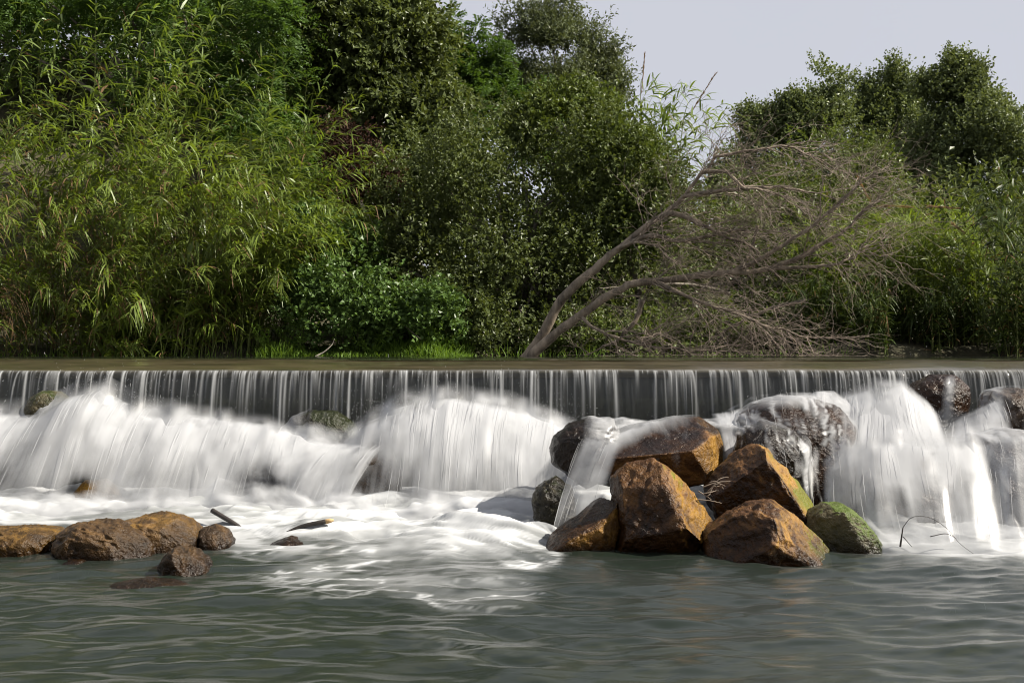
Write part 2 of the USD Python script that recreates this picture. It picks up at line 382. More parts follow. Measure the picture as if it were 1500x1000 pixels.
# where the falls land: the foam's outer edge as a curve of distance over x
edge_px = np.array([-400, 0, 90, 300, 340, 420, 500, 600, 660, 740, 800, 860, 1190, 1240, 1330, 1420, 1500, 1700])
edge_py = np.array([772, 770, 766, 784, 792, 802, 814, 828, 838, 836, 812, 765, 770, 800, 810, 818, 826, 828])
edge_y = FPX * EYE / (np.interp(PX, edge_px, edge_py) - 512)
soft = np.interp(PX, [0, 300, 420, 760, 860, 1200, 1300, 1500], [0.35, 0.5, 1.6, 1.8, 0.3, 0.25, 0.45, 0.5])
dist = Y - edge_y                                      # positive: towards the falls
warp = np.stack([X * 0.9 + 0.35 * np.sin(Y * 2.1), Y * 0.9 + 0.3 * np.sin(X * 1.7), 0 * X], -1)
n_big = meshkit.fbm(warp * 2.2, 4, 21)
n_str = meshkit.fbm(np.stack([warp[..., 0] * 7 + 3 * n_big, warp[..., 1] * 16 + 4 * n_big, 0 * X], -1), 4, 22)
ridge = 1 - np.abs(2 * meshkit.fbm(np.stack([warp[..., 0] * 3.2 + 2 * n_big, warp[..., 1] * 6.5 + 2.0 * n_big, 0 * X + 4], -1), 4, 23) - 1)
base = smooth(-1.25, 0.9, dist / soft)
sw = np.stack([X * 1.6 + 1.3 * n_big + 0.5 * np.sin(Y * 3 + X), Y * 3.0 + 1.5 * n_big + 0.4 * np.sin(X * 2.6), 0 * X + 2], -1)
cloud = meshkit.fbm(sw + 0.8 * np.stack([n_str, n_big, 0 * X], -1), 5, 24)
wisp = 1 - np.abs(2 * meshkit.fbm(sw * [1.6, 2.0, 1] + 1.4 * np.stack([cloud, n_big, 0 * X], -1), 5, 25) - 1)
foam = base * (0.22 + 0.72 * smooth(0.28, 0.70, cloud) + 0.16 * (n_str - 0.5) + 0.22 * smooth(0.2, 1.2, dist))
foam = np.where(dist > 0.5, foam, foam * smooth(-1.3, 0.6, dist / soft + 2.2 * (cloud - 0.5)))
foam += 0.75 * smooth(0.84, 1.0, wisp) * smooth(-1.35, -0.2, dist / soft) * smooth(0.42, 0.62, cloud) * smooth(0.45, 1.2, soft)
foam = np.clip(foam, 0, 0.95)
rip = (meshkit.fbm(np.stack([X * 2.4, Y * 5.5 + np.sin(X), 0 * X], -1), 3, 31) - 0.5) * 0.065
rip += (meshkit.fbm(np.stack([X * 1.0, Y * 2.2, 0 * X], -1), 2, 32) - 0.5) * 0.05
heap = smooth(0.0, 1.1, dist) * (0.05 + 0.26 * (n_big - 0.35) + 0.10 * (cloud - 0.5))
Z = rip * np.where(Y > 4.6, 1, 0.6) + heap * smooth(12, 11.4, Y)
Z = np.where(Y > 11.7, np.minimum(Z, 0.02), Z)
pool = obj('pool_water', (np.stack([X, Y, Z], -1).reshape(-1, 3), grid_faces(len(fx), len(fy))), M['pool'], attrs={'foam': foam.ravel()})
tag(pool, 'rippled grey green river pool with white foam below the falls', kind='structure')

# ------------------------------------------------------------------ boulders
ICO = {k: trimesh.creation.icosphere(subdivisions=k) for k in (3, 4, 5, 6)}


def polar(outline):
    o = np.asarray(outline, float)
    c = (o.min(0) + o.max(0)) / 2
    seg = np.vstack([o, o[:1]])
    dense = np.vstack([np.linspace(a, b, 40, endpoint=False) for a, b in zip(seg[:-1], seg[1:])])
    return c, dense - c


def rock_shape(outline, d, depth, facets=(), rough=0.03, seed=0, sub=5, sharp=8, box=0.75, strata=0.0):
    """A boulder whose outline from upstream of the viewer is the given one, with its own thickness, cut facets and broken surface."""
    r_ = np.random.default_rng(seed)
    pts = np.array([at(px, py, d) for px, py in outline])
    c2, rel = polar(pts[:, [0, 2]])
    ang, rad = np.arctan2(rel[:, 1], rel[:, 0]), np.hypot(rel[:, 0], rel[:, 1])
    o = np.argsort(ang)
    ang, rad = ang[o], rad[o]
    s = ICO[sub]
    v = np.array(s.vertices)
    psi, rho = np.arctan2(v[:, 2], v[:, 0]), np.hypot(v[:, 0], v[:, 2])
    R = np.interp(psi, np.r_[ang - 2 * np.pi, ang, ang + 2 * np.pi], np.r_[rad, rad, rad])
    p = np.stack([np.cos(psi) * R * rho ** box, np.sign(v[:, 1]) * np.abs(v[:, 1]) ** 0.8 * depth / 2, np.sin(psi) * R * rho ** box], 1)
    size = rad.mean()
    cuts = [(unit(np.array(n, float)), k) for n, k in facets]
    for _ in range(sharp):
        n = unit(r_.normal(size=3))
        cuts.append((n, r_.uniform(0.84, 0.95)))
    for n, k in cuts:
        h = p @ n
        lim = k * h.max()
        p = p - np.maximum(h - lim, 0)[:, None] * n * 0.92
    q = p / size
    nrm = unit(p / np.array([size, depth / 2, size]) ** 2)
    g_ = unit(r_.normal(size=3))
    qa = q + 1.6 * (q @ g_)[:, None] * g_
    off = (meshkit.fbm(q * 1.5 + seed, 3, seed) - 0.5) * 1.5 + (1 - 2 * np.abs(meshkit.fbm(qa * 2.2 + seed, 4, seed + 5) - 0.5) - 0.8) * 0.9 + (meshkit.fbm(qa * 7, 3, seed + 9) - 0.5) * 0.35
    if strata:
        w = q[:, 2] * 0.8 + q[:, 0] * 0.55 + 0.35 * meshkit.fbm(q * 2, 3, seed + 3)
        off += strata * (np.abs((w * 5) % 1 - 0.5) - 0.25) * 2
    off += (np.abs(meshkit.fbm(q * 6.5 + 2, 3, seed + 12) - 0.5) * -2 + 0.3) * 0.22
    p = p + nrm * ((off - off.mean() - 0.12) * rough * 1.35)[:, None]
    centre = np.array([c2[0], d + depth * 0.3, c2[1]])
    return p + centre, np.array(s.faces), q


rocks = {}


def rock(key, label, outline, d, depth, m='rock', lichen=None, moss=None, wet=None, group=None, name='boulder', **k):
    v, f, q = rock_shape(outline, d, depth, **k)
    n = unit(np.array(trimesh.Trimesh(v, f, process=False).vertex_normals))
    z = np.zeros(len(v))
    nz = meshkit.fbm(q * 2.5 + 3, 4, 77) - 0.5
    lichen_sun = np.clip(lichen(n, q, v) + nz * 1.2, 0, 1) if lichen else z  # lichen cover, also painted sunlight on right faces of the pile
    mo = smooth(0.35, 0.65, moss(n, q, v) + nz * 1.1) if moss else z
    wet_shade = smooth(0.35, 0.7, wet(n, q, v) + nz * 0.7) if wet else z  # real wetness, and painted shade on some boulders of the pile
    low = v[v[:, 2].argmin()]
    c = np.array([v[:, 0].mean(), v[:, 1].mean(), low[2]])
    base = numbered('/World/' + name)
    me = usdkit.mesh(stage, base, (v - c, f), M[m], smooth=True)
    me.AddTranslateOp().Set(Gf.Vec3d(*map(float, c)))
    api = UsdGeom.PrimvarsAPI(me)
    for nm, a in (('lichen', lichen_sun), ('moss', mo), ('wet', wet_shade)):
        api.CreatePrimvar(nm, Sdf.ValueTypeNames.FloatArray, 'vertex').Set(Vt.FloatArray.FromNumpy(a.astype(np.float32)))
    rocks[key] = (v, f, n)
    return tag(me.GetPrim(), label, 'boulder', group)


right_low = lambda n, q, v: 0.15 + 0.7 * n[:, 0] - 0.1 * q[:, 2]
PILE = 'boulders piled in front of the falls'
rock('slab', 'flat topped boulder with wet grey top, highest of the central pile',
     [(886, 652), (930, 634), (1000, 618), (1042, 616), (1064, 632), (1073, 660), (1066, 690), (1045, 712), (1000, 722), (900, 722), (872, 715), (868, 680)], 9.5, 1.5,
     facets=[((-0.16, -0.42, 1), 0.62), ((0.9, -0.45, 0.1), 0.84), ((-0.1, -1, -0.45), 0.70)], seed=3, rough=0.016, sharp=5, wet=lambda n, q, v: 1.6 * (n[:, 2] - 0.45), lichen=lambda n, q, v: 0.9 * n[:, 0] - 0.1, group=PILE, m='rock')  # lichen tint also paints sunlight on the right side
rock('left', 'dark wet rounded boulder left of the flat topped slab with water sheeting beside it',
     [(806, 660), (812, 640), (835, 622), (868, 614), (900, 618), (915, 650), (900, 700), (860, 720), (822, 700), (810, 685)], 9.75, 0.8, m='rock_dark', seed=5, rough=0.02, wet=lambda n, q, v: 0.8 + 0 * n[:, 0], group=PILE)
rock('moss_left', 'small dark mossy rock at the foot of the left dark boulder',
     [(778, 735), (790, 710), (815, 700), (840, 715), (845, 760), (820, 790), (785, 785)], 9.3, 0.4, m='rock_moss', seed=6, rough=0.03, moss=lambda n, q, v: 0.0 + 0.5 * n[:, 2], wet=lambda n, q, v: 0.7 + 0 * n[:, 0], group=PILE, sub=4)
rock('centre', 'large brown boulder with a sharp sunlit ridge at the centre of the pile',
     [(899, 745), (901, 705), (925, 685), (962, 675), (985, 690), (1018, 716), (1040, 748), (1057, 775), (1040, 800), (1010, 822), (985, 850), (910, 850), (900, 800)], 8.35, 0.95,
     facets=[((-0.42, -0.88, 0.30), 0.66), ((0.80, -0.42, 0.48), 0.72), ((-0.2, 0.2, 1), 0.93), ((-0.1, -0.8, -0.75), 0.66), ((-1, -0.25, 0.05), 0.88)], seed=11, rough=0.034, sharp=3, sub=5, strata=0.12,
     lichen=lambda n, q, v: 1.3 * n[:, 0] - 0.35 * q[:, 2] - 0.15, moss=lambda n, q, v: 0.9 * n[:, 0] - 0.62 + 0.35 * q[:, 2], wet=lambda n, q, v: 0.45 - 0.7 * n[:, 0] - 0.5 * n[:, 2] - 0.3 * q[:, 2], group=PILE)  # lichen also paints sun on the right; wet paints shade left and below
rock('low_left', 'low flat wedge of brown rock at the water, left end of the pile',
     [(794, 808), (820, 785), (850, 765), (880, 738), (905, 728), (915, 770), (908, 815), (900, 850), (810, 850)], 8.5, 0.8, facets=[((-0.45, -0.35, 1), 0.72), ((0.2, -1, -0.3), 0.75)], seed=13, rough=0.022, wet=lambda n, q, v: 1.2 * (n[:, 2] - 0.2),
     lichen=lambda n, q, v: 0.25 + 0.5 * n[:, 0], group=PILE)  # lichen tint rises to the right as painted sunlight
rock('right', 'brown boulder with yellow green lichen down its right side, upper right of the pile',
     [(1042, 718), (1060, 695), (1085, 668), (1118, 653), (1135, 658), (1160, 685), (1185, 712), (1204, 738), (1206, 762), (1190, 800), (1080, 800), (1050, 760)], 8.9, 0.95,
     facets=[((0.78, -0.35, 0.55), 0.74), ((-0.25, -0.95, -0.05), 0.62), ((-0.75, -0.3, 0.8), 0.78)], seed=17, rough=0.036, sharp=4, sub=5,
     lichen=lambda n, q, v: 1.2 * n[:, 0] + 0.1, moss=lambda n, q, v: 1.0 * n[:, 0] + 0.7 * q[:, 0] - 0.62, wet=lambda n, q, v: 0.65 - 0.8 * n[:, 0] - 0.7 * n[:, 2] - 0.3 * q[:, 2], group=PILE)  # right side lichen doubles as painted sun; wet here is painted shade
rock('front', 'broad low brown boulder standing in the pool, front right of the pile',
     [(1036, 800), (1042, 785), (1080, 758), (1120, 744), (1146, 742), (1175, 764), (1205, 788), (1226, 812), (1232, 850), (1130, 862), (1040, 850)], 8.05, 0.95,
     facets=[((0.62, -0.5, 0.62), 0.74), ((-0.55, -0.75, 0.42), 0.70), ((-0.05, -0.9, -0.4), 0.8)], seed=19, rough=0.036, sharp=4, sub=5, strata=0.1,
     lichen=lambda n, q, v: 1.2 * n[:, 0] - 0.1, moss=lambda n, q, v: 0.9 * n[:, 0] + 0.7 * q[:, 0] - 0.68, wet=lambda n, q, v: 0.50 - 0.8 * n[:, 0] - 0.5 * n[:, 2] - 0.3 * q[:, 2], group=PILE)  # sun painted with lichen on right faces, shade with wet on the others
rock('moss', 'bright green mossy rock beside the right hand fall',
     [(1194, 785), (1200, 755), (1222, 742), (1245, 743), (1272, 762), (1296, 795), (1300, 830), (1200, 840)], 8.5, 0.8, m='rock_moss', facets=[((-0.4, -1, 0.1), 0.7)], seed=23, rough=0.02,
     moss=lambda n, q, v: 0.25 + 0.75 * n[:, 0] + 0.5 * n[:, 2], group=PILE)
# under and beside the right hand falls
WET = 'wet boulders under the falls'
rock('dome', 'broad brown dome of wet rock under thin sliding water right of the pile',
     [(1075, 640), (1090, 612), (1120, 594), (1160, 584), (1205, 584), (1240, 596), (1262, 625), (1268, 700), (1250, 790), (1130, 790), (1080, 720)], 10.2, 1.3, m='rock_brown', wet=lambda n, q, v: 0.8 + 0 * n[:, 0], seed=29, rough=0.03, sharp=3, box=0.6, group=WET)
rock('dome_front', 'dark wet rock bulging in front of the brown dome',
     [(1080, 655), (1090, 632), (1120, 618), (1155, 628), (1188, 645), (1195, 680), (1190, 790), (1090, 790)], 9.6, 0.8, m='rock_dark', wet=lambda n, q, v: 0.8 + 0 * n[:, 0], seed=31, rough=0.03, moss=lambda n, q, v: 0.4 * n[:, 2] - 0.05, group=WET)
rock('near_weir', 'brown rounded boulder standing out of the falls against the weir on the right',
     [(1340, 580), (1352, 562), (1375, 549), (1405, 549), (1424, 566), (1428, 590), (1410, 640), (1350, 640)], 11.3, 0.7, m='rock_brown', wet=lambda n, q, v: 0.8 + 0 * n[:, 0], seed=37, rough=0.02, sharp=3, group=WET)
rock('right_edge', 'dark wet boulder at the right edge just below the weir',
     [(1455, 600), (1466, 574), (1500, 568), (1545, 575), (1560, 640), (1540, 700), (1480, 700)], 10.6, 0.9, m='rock_dark', seed=41, rough=0.03, group=WET)
rock('right_low', 'brown wet boulder under falling water at the lower right edge',
     [(1425, 665), (1445, 642), (1490, 632), (1550, 640), (1580, 720), (1570, 850), (1450, 850), (1440, 760)], 9.6, 1.0, m='rock_brown', wet=lambda n, q, v: 0.8 + 0 * n[:, 0], seed=43, rough=0.03, group=WET)
rock('veil_right', 'dark rock mostly hidden behind the broad right hand veil of water',
     [(1240, 700), (1270, 672), (1340, 662), (1400, 672), (1440, 720), (1450, 850), (1240, 850)], 9.7, 0.9, m='rock_dark', seed=47, rough=0.04, group=WET)
rock('mossy_dome', 'mossy green dome of rock with water parting over it, left of centre below the weir',
     [(405, 635), (425, 612), (455, 601), (490, 602), (515, 618), (528, 640), (520, 700), (420, 700)], 11.35, 0.5, m='rock_moss', seed=53, rough=0.015, sharp=2, wet=lambda n, q, v: 0.7 + 0 * n[:, 0], moss=lambda n, q, v: 0.4 + 0.5 * n[:, 0] + 0.25 * n[:, 2], group=WET)
rock('left_moss', 'small mossy rock poking out of the spray near the left end of the weir',
     [(30, 600), (38, 582), (58, 571), (80, 574), (94, 590), (98, 620), (60, 650), (32, 640)], 11.4, 0.5, m='rock_moss', seed=59, rough=0.015, sharp=2, sub=4, moss=lambda n, q, v: 0.2 + 0.3 * n[:, 2], wet=lambda n, q, v: 0.5 + 0 * n[:, 0], group=WET)
rock('veil_mid', 'rounded grey brown rock under a thin film of falling water, left of centre',
     [(338, 740), (348, 700), (368, 674), (395, 664), (416, 680), (424, 720), (424, 790), (340, 790)], 11.0, 0.4, m='rock_brown', wet=lambda n, q, v: 0.8 + 0 * n[:, 0], seed=61, rough=0.02, sharp=2, sub=4, group=WET)
rock('veil_low', 'small greenish rock at the foot of the falls below the mossy dome',
     [(462, 745), (475, 722), (500, 714), (520, 728), (528, 760), (520, 790), (465, 790)], 10.72, 0.35, m='rock_moss', seed=67, rough=0.02, sub=4, moss=lambda n, q, v: 0.3 + 0.5 * n[:, 0], group=WET)
rock('veil_dark', 'dark rock behind the left flank of the central veil',
     [(500, 690), (510, 660), (535, 645), (570, 655), (585, 700), (590, 790), (505, 790)], 10.9, 0.6, m='rock_dark', seed=71, rough=0.02, sub=4, group=WET)
rock('ochre', 'ochre stone glimpsed through the foot of the left fall',
     [(86, 760), (95, 725), (115, 705), (150, 702), (180, 725), (190, 790), (90, 790)], 10.85, 0.3, m='rock', seed=73, rough=0.02, sub=4, lichen=lambda n, q, v: 1 + 0 * n[:, 0], group=WET)
# left foreground
SHORE = 'brown rocks standing in the pool on the left'
rock('shore1', 'long brown pitted rock in the pool at left, larger of the joined pair',
     [(68, 805), (73, 784), (90, 771), (130, 766), (165, 770), (205, 782), (222, 806), (215, 845), (70, 850)], 8.2, 0.6, m='rock_front', box=0.5, seed=79, rough=0.036, sub=5, group=SHORE)
rock('shore2', 'brown rock behind and right of the long pitted rock, foam running behind it',
     [(150, 790), (175, 767), (215, 757), (258, 758), (276, 772), (284, 792), (284, 840), (200, 850), (150, 840)], 8.45, 0.7, m='rock_front', box=0.5, seed=83, rough=0.034, group=SHORE, lichen=lambda n, q, v: 0.3 * n[:, 2] - 0.1)
rock('shore3', 'pale ochre rock pitted with holes and moss at the left edge of the pool',
     [(-60, 800), (-40, 780), (10, 778), (50, 777), (78, 782), (80, 815), (60, 845), (-50, 845)], 8.4, 0.7, m='rock_front', seed=89, rough=0.03, group=SHORE,
     lichen=lambda n, q, v: 0.3 + 0 * n[:, 0], moss=lambda n, q, v: 0.25 - 0.9 * q[:, 2])
rock('shore4', 'small pointed brown rock standing alone in front of the left rocks',
     [(220, 836), (238, 815), (256, 802), (276, 810), (296, 822), (306, 838), (296, 870), (230, 870)], 7.75, 0.45, m='rock_front', seed=97, rough=0.025, sub=4, group=SHORE)
rock('shore5', 'flat brown rock barely breaking the pool surface on the left',
     [(140, 864), (170, 855), (205, 852), (245, 856), (280, 866), (260, 890), (160, 890)], 7.25, 0.4, m='rock_front', seed=101, rough=0.015, sub=4, group=SHORE)
rock('shore6', 'small rounded rock washed by foam right of the joined pair',
     [(280, 790), (290, 775), (308, 771), (328, 778), (338, 795), (330, 830), (285, 830)], 8.6, 0.4, m='rock_front', seed=103, rough=0.015, sub=4, group=SHORE)
rock('shore7', 'tiny wet ochre stone just above water in front of the long pitted rock',
     [(80, 832), (95, 822), (115, 822), (128, 832), (120, 850), (85, 850)], 7.95, 0.25, m='rock_front', seed=107, rough=0.01, sub=3, group=SHORE)
rock('shore8', 'pale rock hidden under the smooth foam hump left of centre',
     [(365, 815), (385, 800), (420, 790), (455, 800), (470, 830), (380, 840)], 8.75, 0.5, m='rock_front', seed=109, rough=0.015, sub=4, group=SHORE)


# ------------------------------------------------------------------ falling water
def poly(points, u):
    p = np.array([at(*q) for q in points])
    s = np.array([q[0] for q in points], float)
    s = (s - s[0]) / (s[-1] - s[0])
    return np.stack([np.interp(u, s, p[:, k]) for k in range(3)], -1)


def veil_points(top, bot, u, v, fall=1.7, ridge=0.02, seed=0, wob=2.0):
    w0 = abs(at(*top[-1])[0] - at(*top[0])[0])
    ub = np.clip(u + (0.16 / max(w0, 0.4)) * (meshkit.fbm(np.stack([u * w0 * 2.6, v * 0.8, 0 * u + seed + 7], -1), 2, seed + 8) - 0.5) * np.clip(v, 0, 1) * 2, 0, 1)
    a, b = poly(top, u), poly(bot, ub)
    p = a + (b - a) * v[..., None]
    p[..., 2] = a[..., 2] + (b[..., 2] - a[..., 2]) * np.sign(v) * np.abs(v) ** fall
    w = np.abs(b[..., 0] - a[..., 0]).mean() * 0 + (a[..., 0].max() - a[..., 0].min())
    r = meshkit.fbm(np.stack([u * w * 5, v * 1.2 + 3 * u * w * 0.2, 0 * u + seed], -1), 2, seed) - 0.5
    r2 = meshkit.fbm(np.stack([u * w * 2.2, v * 2.0, 0 * u + seed], -1), 3, seed + 4) - 0.5
    p[..., 1] -= ridge * (2 * r + wob * r2)
    p[..., 2] += ridge * (1.2 * r2 + 0.8 * r) * (1 - v)
    return p


def veil(label, top, bot, alpha, nv=40, step=0.010, fall=1.7, ridge=0.02, seed=0, feather=0.26, strands=0, mist=0.0, layers=1, gap=0.05, contrast=1.0, hi=0.95, foot=0.55, cat='waterfall'):
    """A sheet of aerated water that leaves the line top and lands on the line bot; alpha(px, py, u, v) says how white it is."""
    w = abs(at(*top[-1])[0] - at(*top[0])[0])
    nu = int(max(w, abs(at(*bot[-1])[0] - at(*bot[0])[0])) / step) + 2
    t = thing('waterfall', label, cat, kind='structure')
    for layer in range(layers):
        u, v = np.meshgrid(np.linspace(0, 1, nu), np.linspace(0, 1, nv))
        p = veil_points(top, bot, u, v, fall, ridge, seed + 40 * layer)
        p[..., 1] += gap * layer
        p[..., 2] -= gap * 0.7 * layer * (1 - v)
        P1, P2 = 750 + p[..., 0] / p[..., 1] * FPX, 512 + (EYE - p[..., 2]) / p[..., 1] * FPX
        sd = seed + 100 * layer
        s1 = meshkit.fbm(np.stack([u * w * 42, v * 2.2 + 2 * np.sin(u * w * 5), 0 * u], -1), 3, sd + 1) - 0.5
        s2 = meshkit.fbm(np.stack([u * w * 8, v * 1.6, 0 * u], -1), 3, sd + 2) - 0.5
        s3 = meshkit.fbm(np.stack([u * w * 4.5, v * 4, 0 * u], -1), 4, sd + 3) - 0.5
        a = alpha(P1, P2, u, v) + contrast * (0.17 * s1 * (0.4 + 2.4 * np.clip(s3 + 0.35, 0, 1)) + 0.5 * s2 + 0.95 * s3)
        top_f = smooth(0, feather, v + 0.5 * feather * (s1 * 0.6 + s3 * 3.2))
        side = smooth(0, 0.03 + 0.05 / max(w, .2), u) * smooth(1, 1 - 0.03 - 0.05 / max(w, .2), u)
        a = np.clip(a, 0, hi) * top_f * side * (1 - foot * smooth(0.80, 1.0, v + 0.25 * s3))
        obj('sheet', (p.reshape(-1, 3), grid_faces(nu, nv, True)), M['white'], t, attrs={'foam': a.ravel()})
    if mist:
        u, v = np.meshgrid(np.linspace(0, 1, nu // 2), np.linspace(-0.16, 0.9, nv))
        p = veil_points(top, bot, u, np.abs(v) * np.sign(v), 1.0, ridge * 2, seed + 70)
        p[..., 1] -= 0.07
        q3 = np.stack([p[..., 0] * 4, p[..., 2] * 5, 0 * u], -1)
        a = mist * smooth(-0.16, 0.06, v + 0.16 * (meshkit.fbm(q3, 3, seed + 71) - 0.5)) * smooth(0.75, 0.15, v) * smooth(0, 0.1, u) * smooth(1, 0.9, u) * (0.2 + 1.6 * meshkit.fbm(q3 * 1.6, 3, seed + 72))
        obj('mist', (p.reshape(-1, 3), grid_faces(nu // 2, nv, True)), M['white'], t, attrs={'foam': np.clip(a, 0, 0.8).ravel()})
        u, v = np.meshgrid(np.linspace(0, 1, nu // 2), np.linspace(0, 1, 26))
        p = poly(bot, u)
        q3 = np.stack([p[..., 0] * 3.5, v * 2.0, 0 * u + seed], -1)
        lift = 0.10 + 0.30 * meshkit.fbm(q3 * [0.8, 0, 1], 3, seed + 73)
        p[..., 1] -= 0.10 + 0.22 * v ** 0.7 + 0.10 * (meshkit.fbm(q3, 2, seed + 74) - 0.5)
        p[..., 2] = -0.02 + lift * (1 - v)
        a = 1.1 * mist * smooth(0.0, 0.5, v + 0.5 * (meshkit.fbm(q3 * 2, 3, seed + 75) - 0.5)) * (0.25 + 1.3 * meshkit.fbm(q3 * [2.5, 2, 1], 4, seed + 76)) * smooth(0, 0.06, u) * smooth(1, 0.94, u)
        obj('mist', (p.reshape(-1, 3), grid_faces(nu // 2, 26, True)), M['white'], t, attrs={'foam': np.clip(a, 0, 0.85).ravel()})
    if strands:
        r_ = np.random.default_rng(seed + 9)
        uu = r_.uniform(0.01, 0.99, strands)
        strands = strands // 30
        uu = uu[:strands]
        v0 = r_.uniform(-0.02, 0.75, strands)
        ln = r_.uniform(0.10, 0.40, strands)
        k = 6
        vv = np.clip(v0[:, None] + ln[:, None] * np.linspace(0, 1, k), 0, 1)
        p = veil_points(top, bot, np.repeat(uu[:, None], k, 1), vv, fall, ridge, seed)
        p[..., 1] -= r_.uniform(0.0, 0.05, strands)[:, None]
        p[..., 2] += (r_.uniform(0, 0.03, strands)[:, None]) * (1 - vv)
        wd = r_.uniform(0.0010, 0.0026, strands)[:, None] * np.array([0.3, 0.8, 1, 1, 0.8, 0.2])
        P1, P2 = 750 + p[:, 2, 0] / p[:, 2, 1] * FPX, 512 + (EYE - p[:, 2, 2]) / p[:, 2, 1] * FPX
        keep = r_.uniform(0, 1, strands) < np.clip(alpha(P1, P2, uu, vv[:, 2]) * 0.9 + 0.1, 0.1, 1)
        curves('strand', p[keep], wd[keep], M['spray'], t, kind='stuff')
    return t


# the clear sheet falling over the lip
nx, nv = 2200, 28
u, v = np.meshgrid(np.linspace(0, 1, nx), np.linspace(0, 1, nv))
xw = -9.0 + 18.0 * u
tt = v * 0.40
n1 = meshkit.fbm(np.stack([xw * 7, v * 0.5, 0 * u], -1), 4, 201) - 0.5
n2 = meshkit.fbm(np.stack([xw * 26, v * 1.2, 0 * u], -1), 3, 202) - 0.5
n3 = meshkit.fbm(np.stack([xw * 1.1, v * 0.3, 0 * u], -1), 3, 203) - 0.5
lipw = 0.022 * (meshkit.fbm(np.stack([xw * 1.3, 0 * u + 24.0, 0 * u], -1), 4, 5) - 0.5)
P = np.stack([xw, 11.99 - 0.62 * tt - 0.02 * smooth(0, .2, v) - 0.05 * n1 * smooth(0, 0.3, v) - 0.015 * n2, 1.283 + lipw - 0.12 * tt - 4.9 * tt ** 2 * 1.25], -1)
rs = np.random.default_rng(204)
streak = np.zeros_like(xw)
x0 = -9.0
while x0 < 9.0:
    wide = rs.uniform(0, 1) < 0.22
    dens = 0.55 + 0.45 * math.sin(x0 * 0.9 + 0.5) - 0.25 * (x0 > 1)
    x0 += rs.exponential(0.032) * (0.5 + dens) + 0.006
    sg = rs.uniform(0.007, 0.015) if wide else rs.uniform(0.003, 0.007)
    ln = rs.uniform(0.7, 1.5) if wide else rs.uniform(0.2, 0.95)
    br = rs.uniform(0.35, 1.15)
    c0, c1 = np.searchsorted(xw[0], [x0 - 0.12, x0 + 0.12])
    vv, xx = v[:, c0:c1], xw[:, c0:c1]
    cx = x0 + rs.normal(0, 0.02) * vv
    g_ = br * np.exp(-((xx - cx) / (sg * (0.7 + 0.9 * vv))) ** 2) * smooth(ln, ln * 0.35, vv) * smooth(-0.02, 0.10, vv)
    streak[:, c0:c1] = np.maximum(streak[:, c0:c1], g_)
streak = np.clip(streak * (0.75 + 0.9 * n2 + 0.5 * n1), 0, 1)
fine = smooth(0.0, 0.5, 2.2 * n2 + 0.6 * n1) * smooth(0.6, 0.0, v) * 0.3
foamc = np.clip(np.maximum(streak * (0.85 - 0.25 * v), fine) * smooth(0.0, 0.07, v) + 0.02 + 0.16 * np.clip(n2 + 0.4 * n1, 0, 1) * smooth(1.0, 0.2, v), 0, 0.85)
cur = thing('weir_waterfall', 'thin clear sheet of water with bright streaks falling over the whole weir lip', 'waterfall', kind='structure')
obj('sheet', (P.reshape(-1, 3), grid_faces(nx, nv, True)), M['curtain'], cur, attrs={'foam': foamc.ravel()})


def bump2(P1, P2, cx, cy, rx, ry):
    return np.exp(-(((P1 - cx) / rx) ** 2 + ((P2 - cy) / ry) ** 2))


def a_left(P1, P2, u, v):
    a = 0.90 - 0.25 * smooth(0.3, 0.9, v)
    a -= 0.42 * bump2(P1, P2, 20, 700, 90, 60) + 0.25 * bump2(P1, P2, 235, 700, 30, 40)
    a -= 1.0 * bump2(P1, P2, 385, 708, 36, 38) + 1.1 * bump2(P1, P2, 485, 612, 46, 26) + 0.5 * bump2(P1, P2, 62, 585, 30, 20)
    a -= 0.8 * bump2(P1, P2, 120, 728, 20, 28) + 0.9 * bump2(P1, P2, 495, 738, 26, 22)
    return a


veil('broad white fall filling the left third below the weir',
     [(-260, 596, 11.5), (-100, 588, 11.5), (0, 598, 11.5), (40, 606, 11.45), (70, 598, 11.45), (105, 580, 11.4), (150, 573, 11.4), (190, 590, 11.4), (240, 604, 11.4), (340, 612, 11.4), (400, 622, 11.35), (450, 634, 11.3), (520, 650, 11.2)],
     [(-400, 752, 10.5), (-70, 752, 10.5), (80, 752, 10.5), (280, 754, 10.5), (400, 754, 10.5), (510, 760, 10.4)], a_left, seed=301, strands=6000, layers=2, mist=0.75, ridge=0.035, nv=50)


def a_mid(P1, P2, u, v):
    a = 0.90 - 0.30 * smooth(0.3, 0.95, v)
    a -= 0.75 * bump2(P1, P2, 535, 690, 34, 50) + 0.35 * bump2(P1, P2, 590, 720, 30, 50) + 0.3 * bump2(P1, P2, 690, 710, 45, 40)
    return a


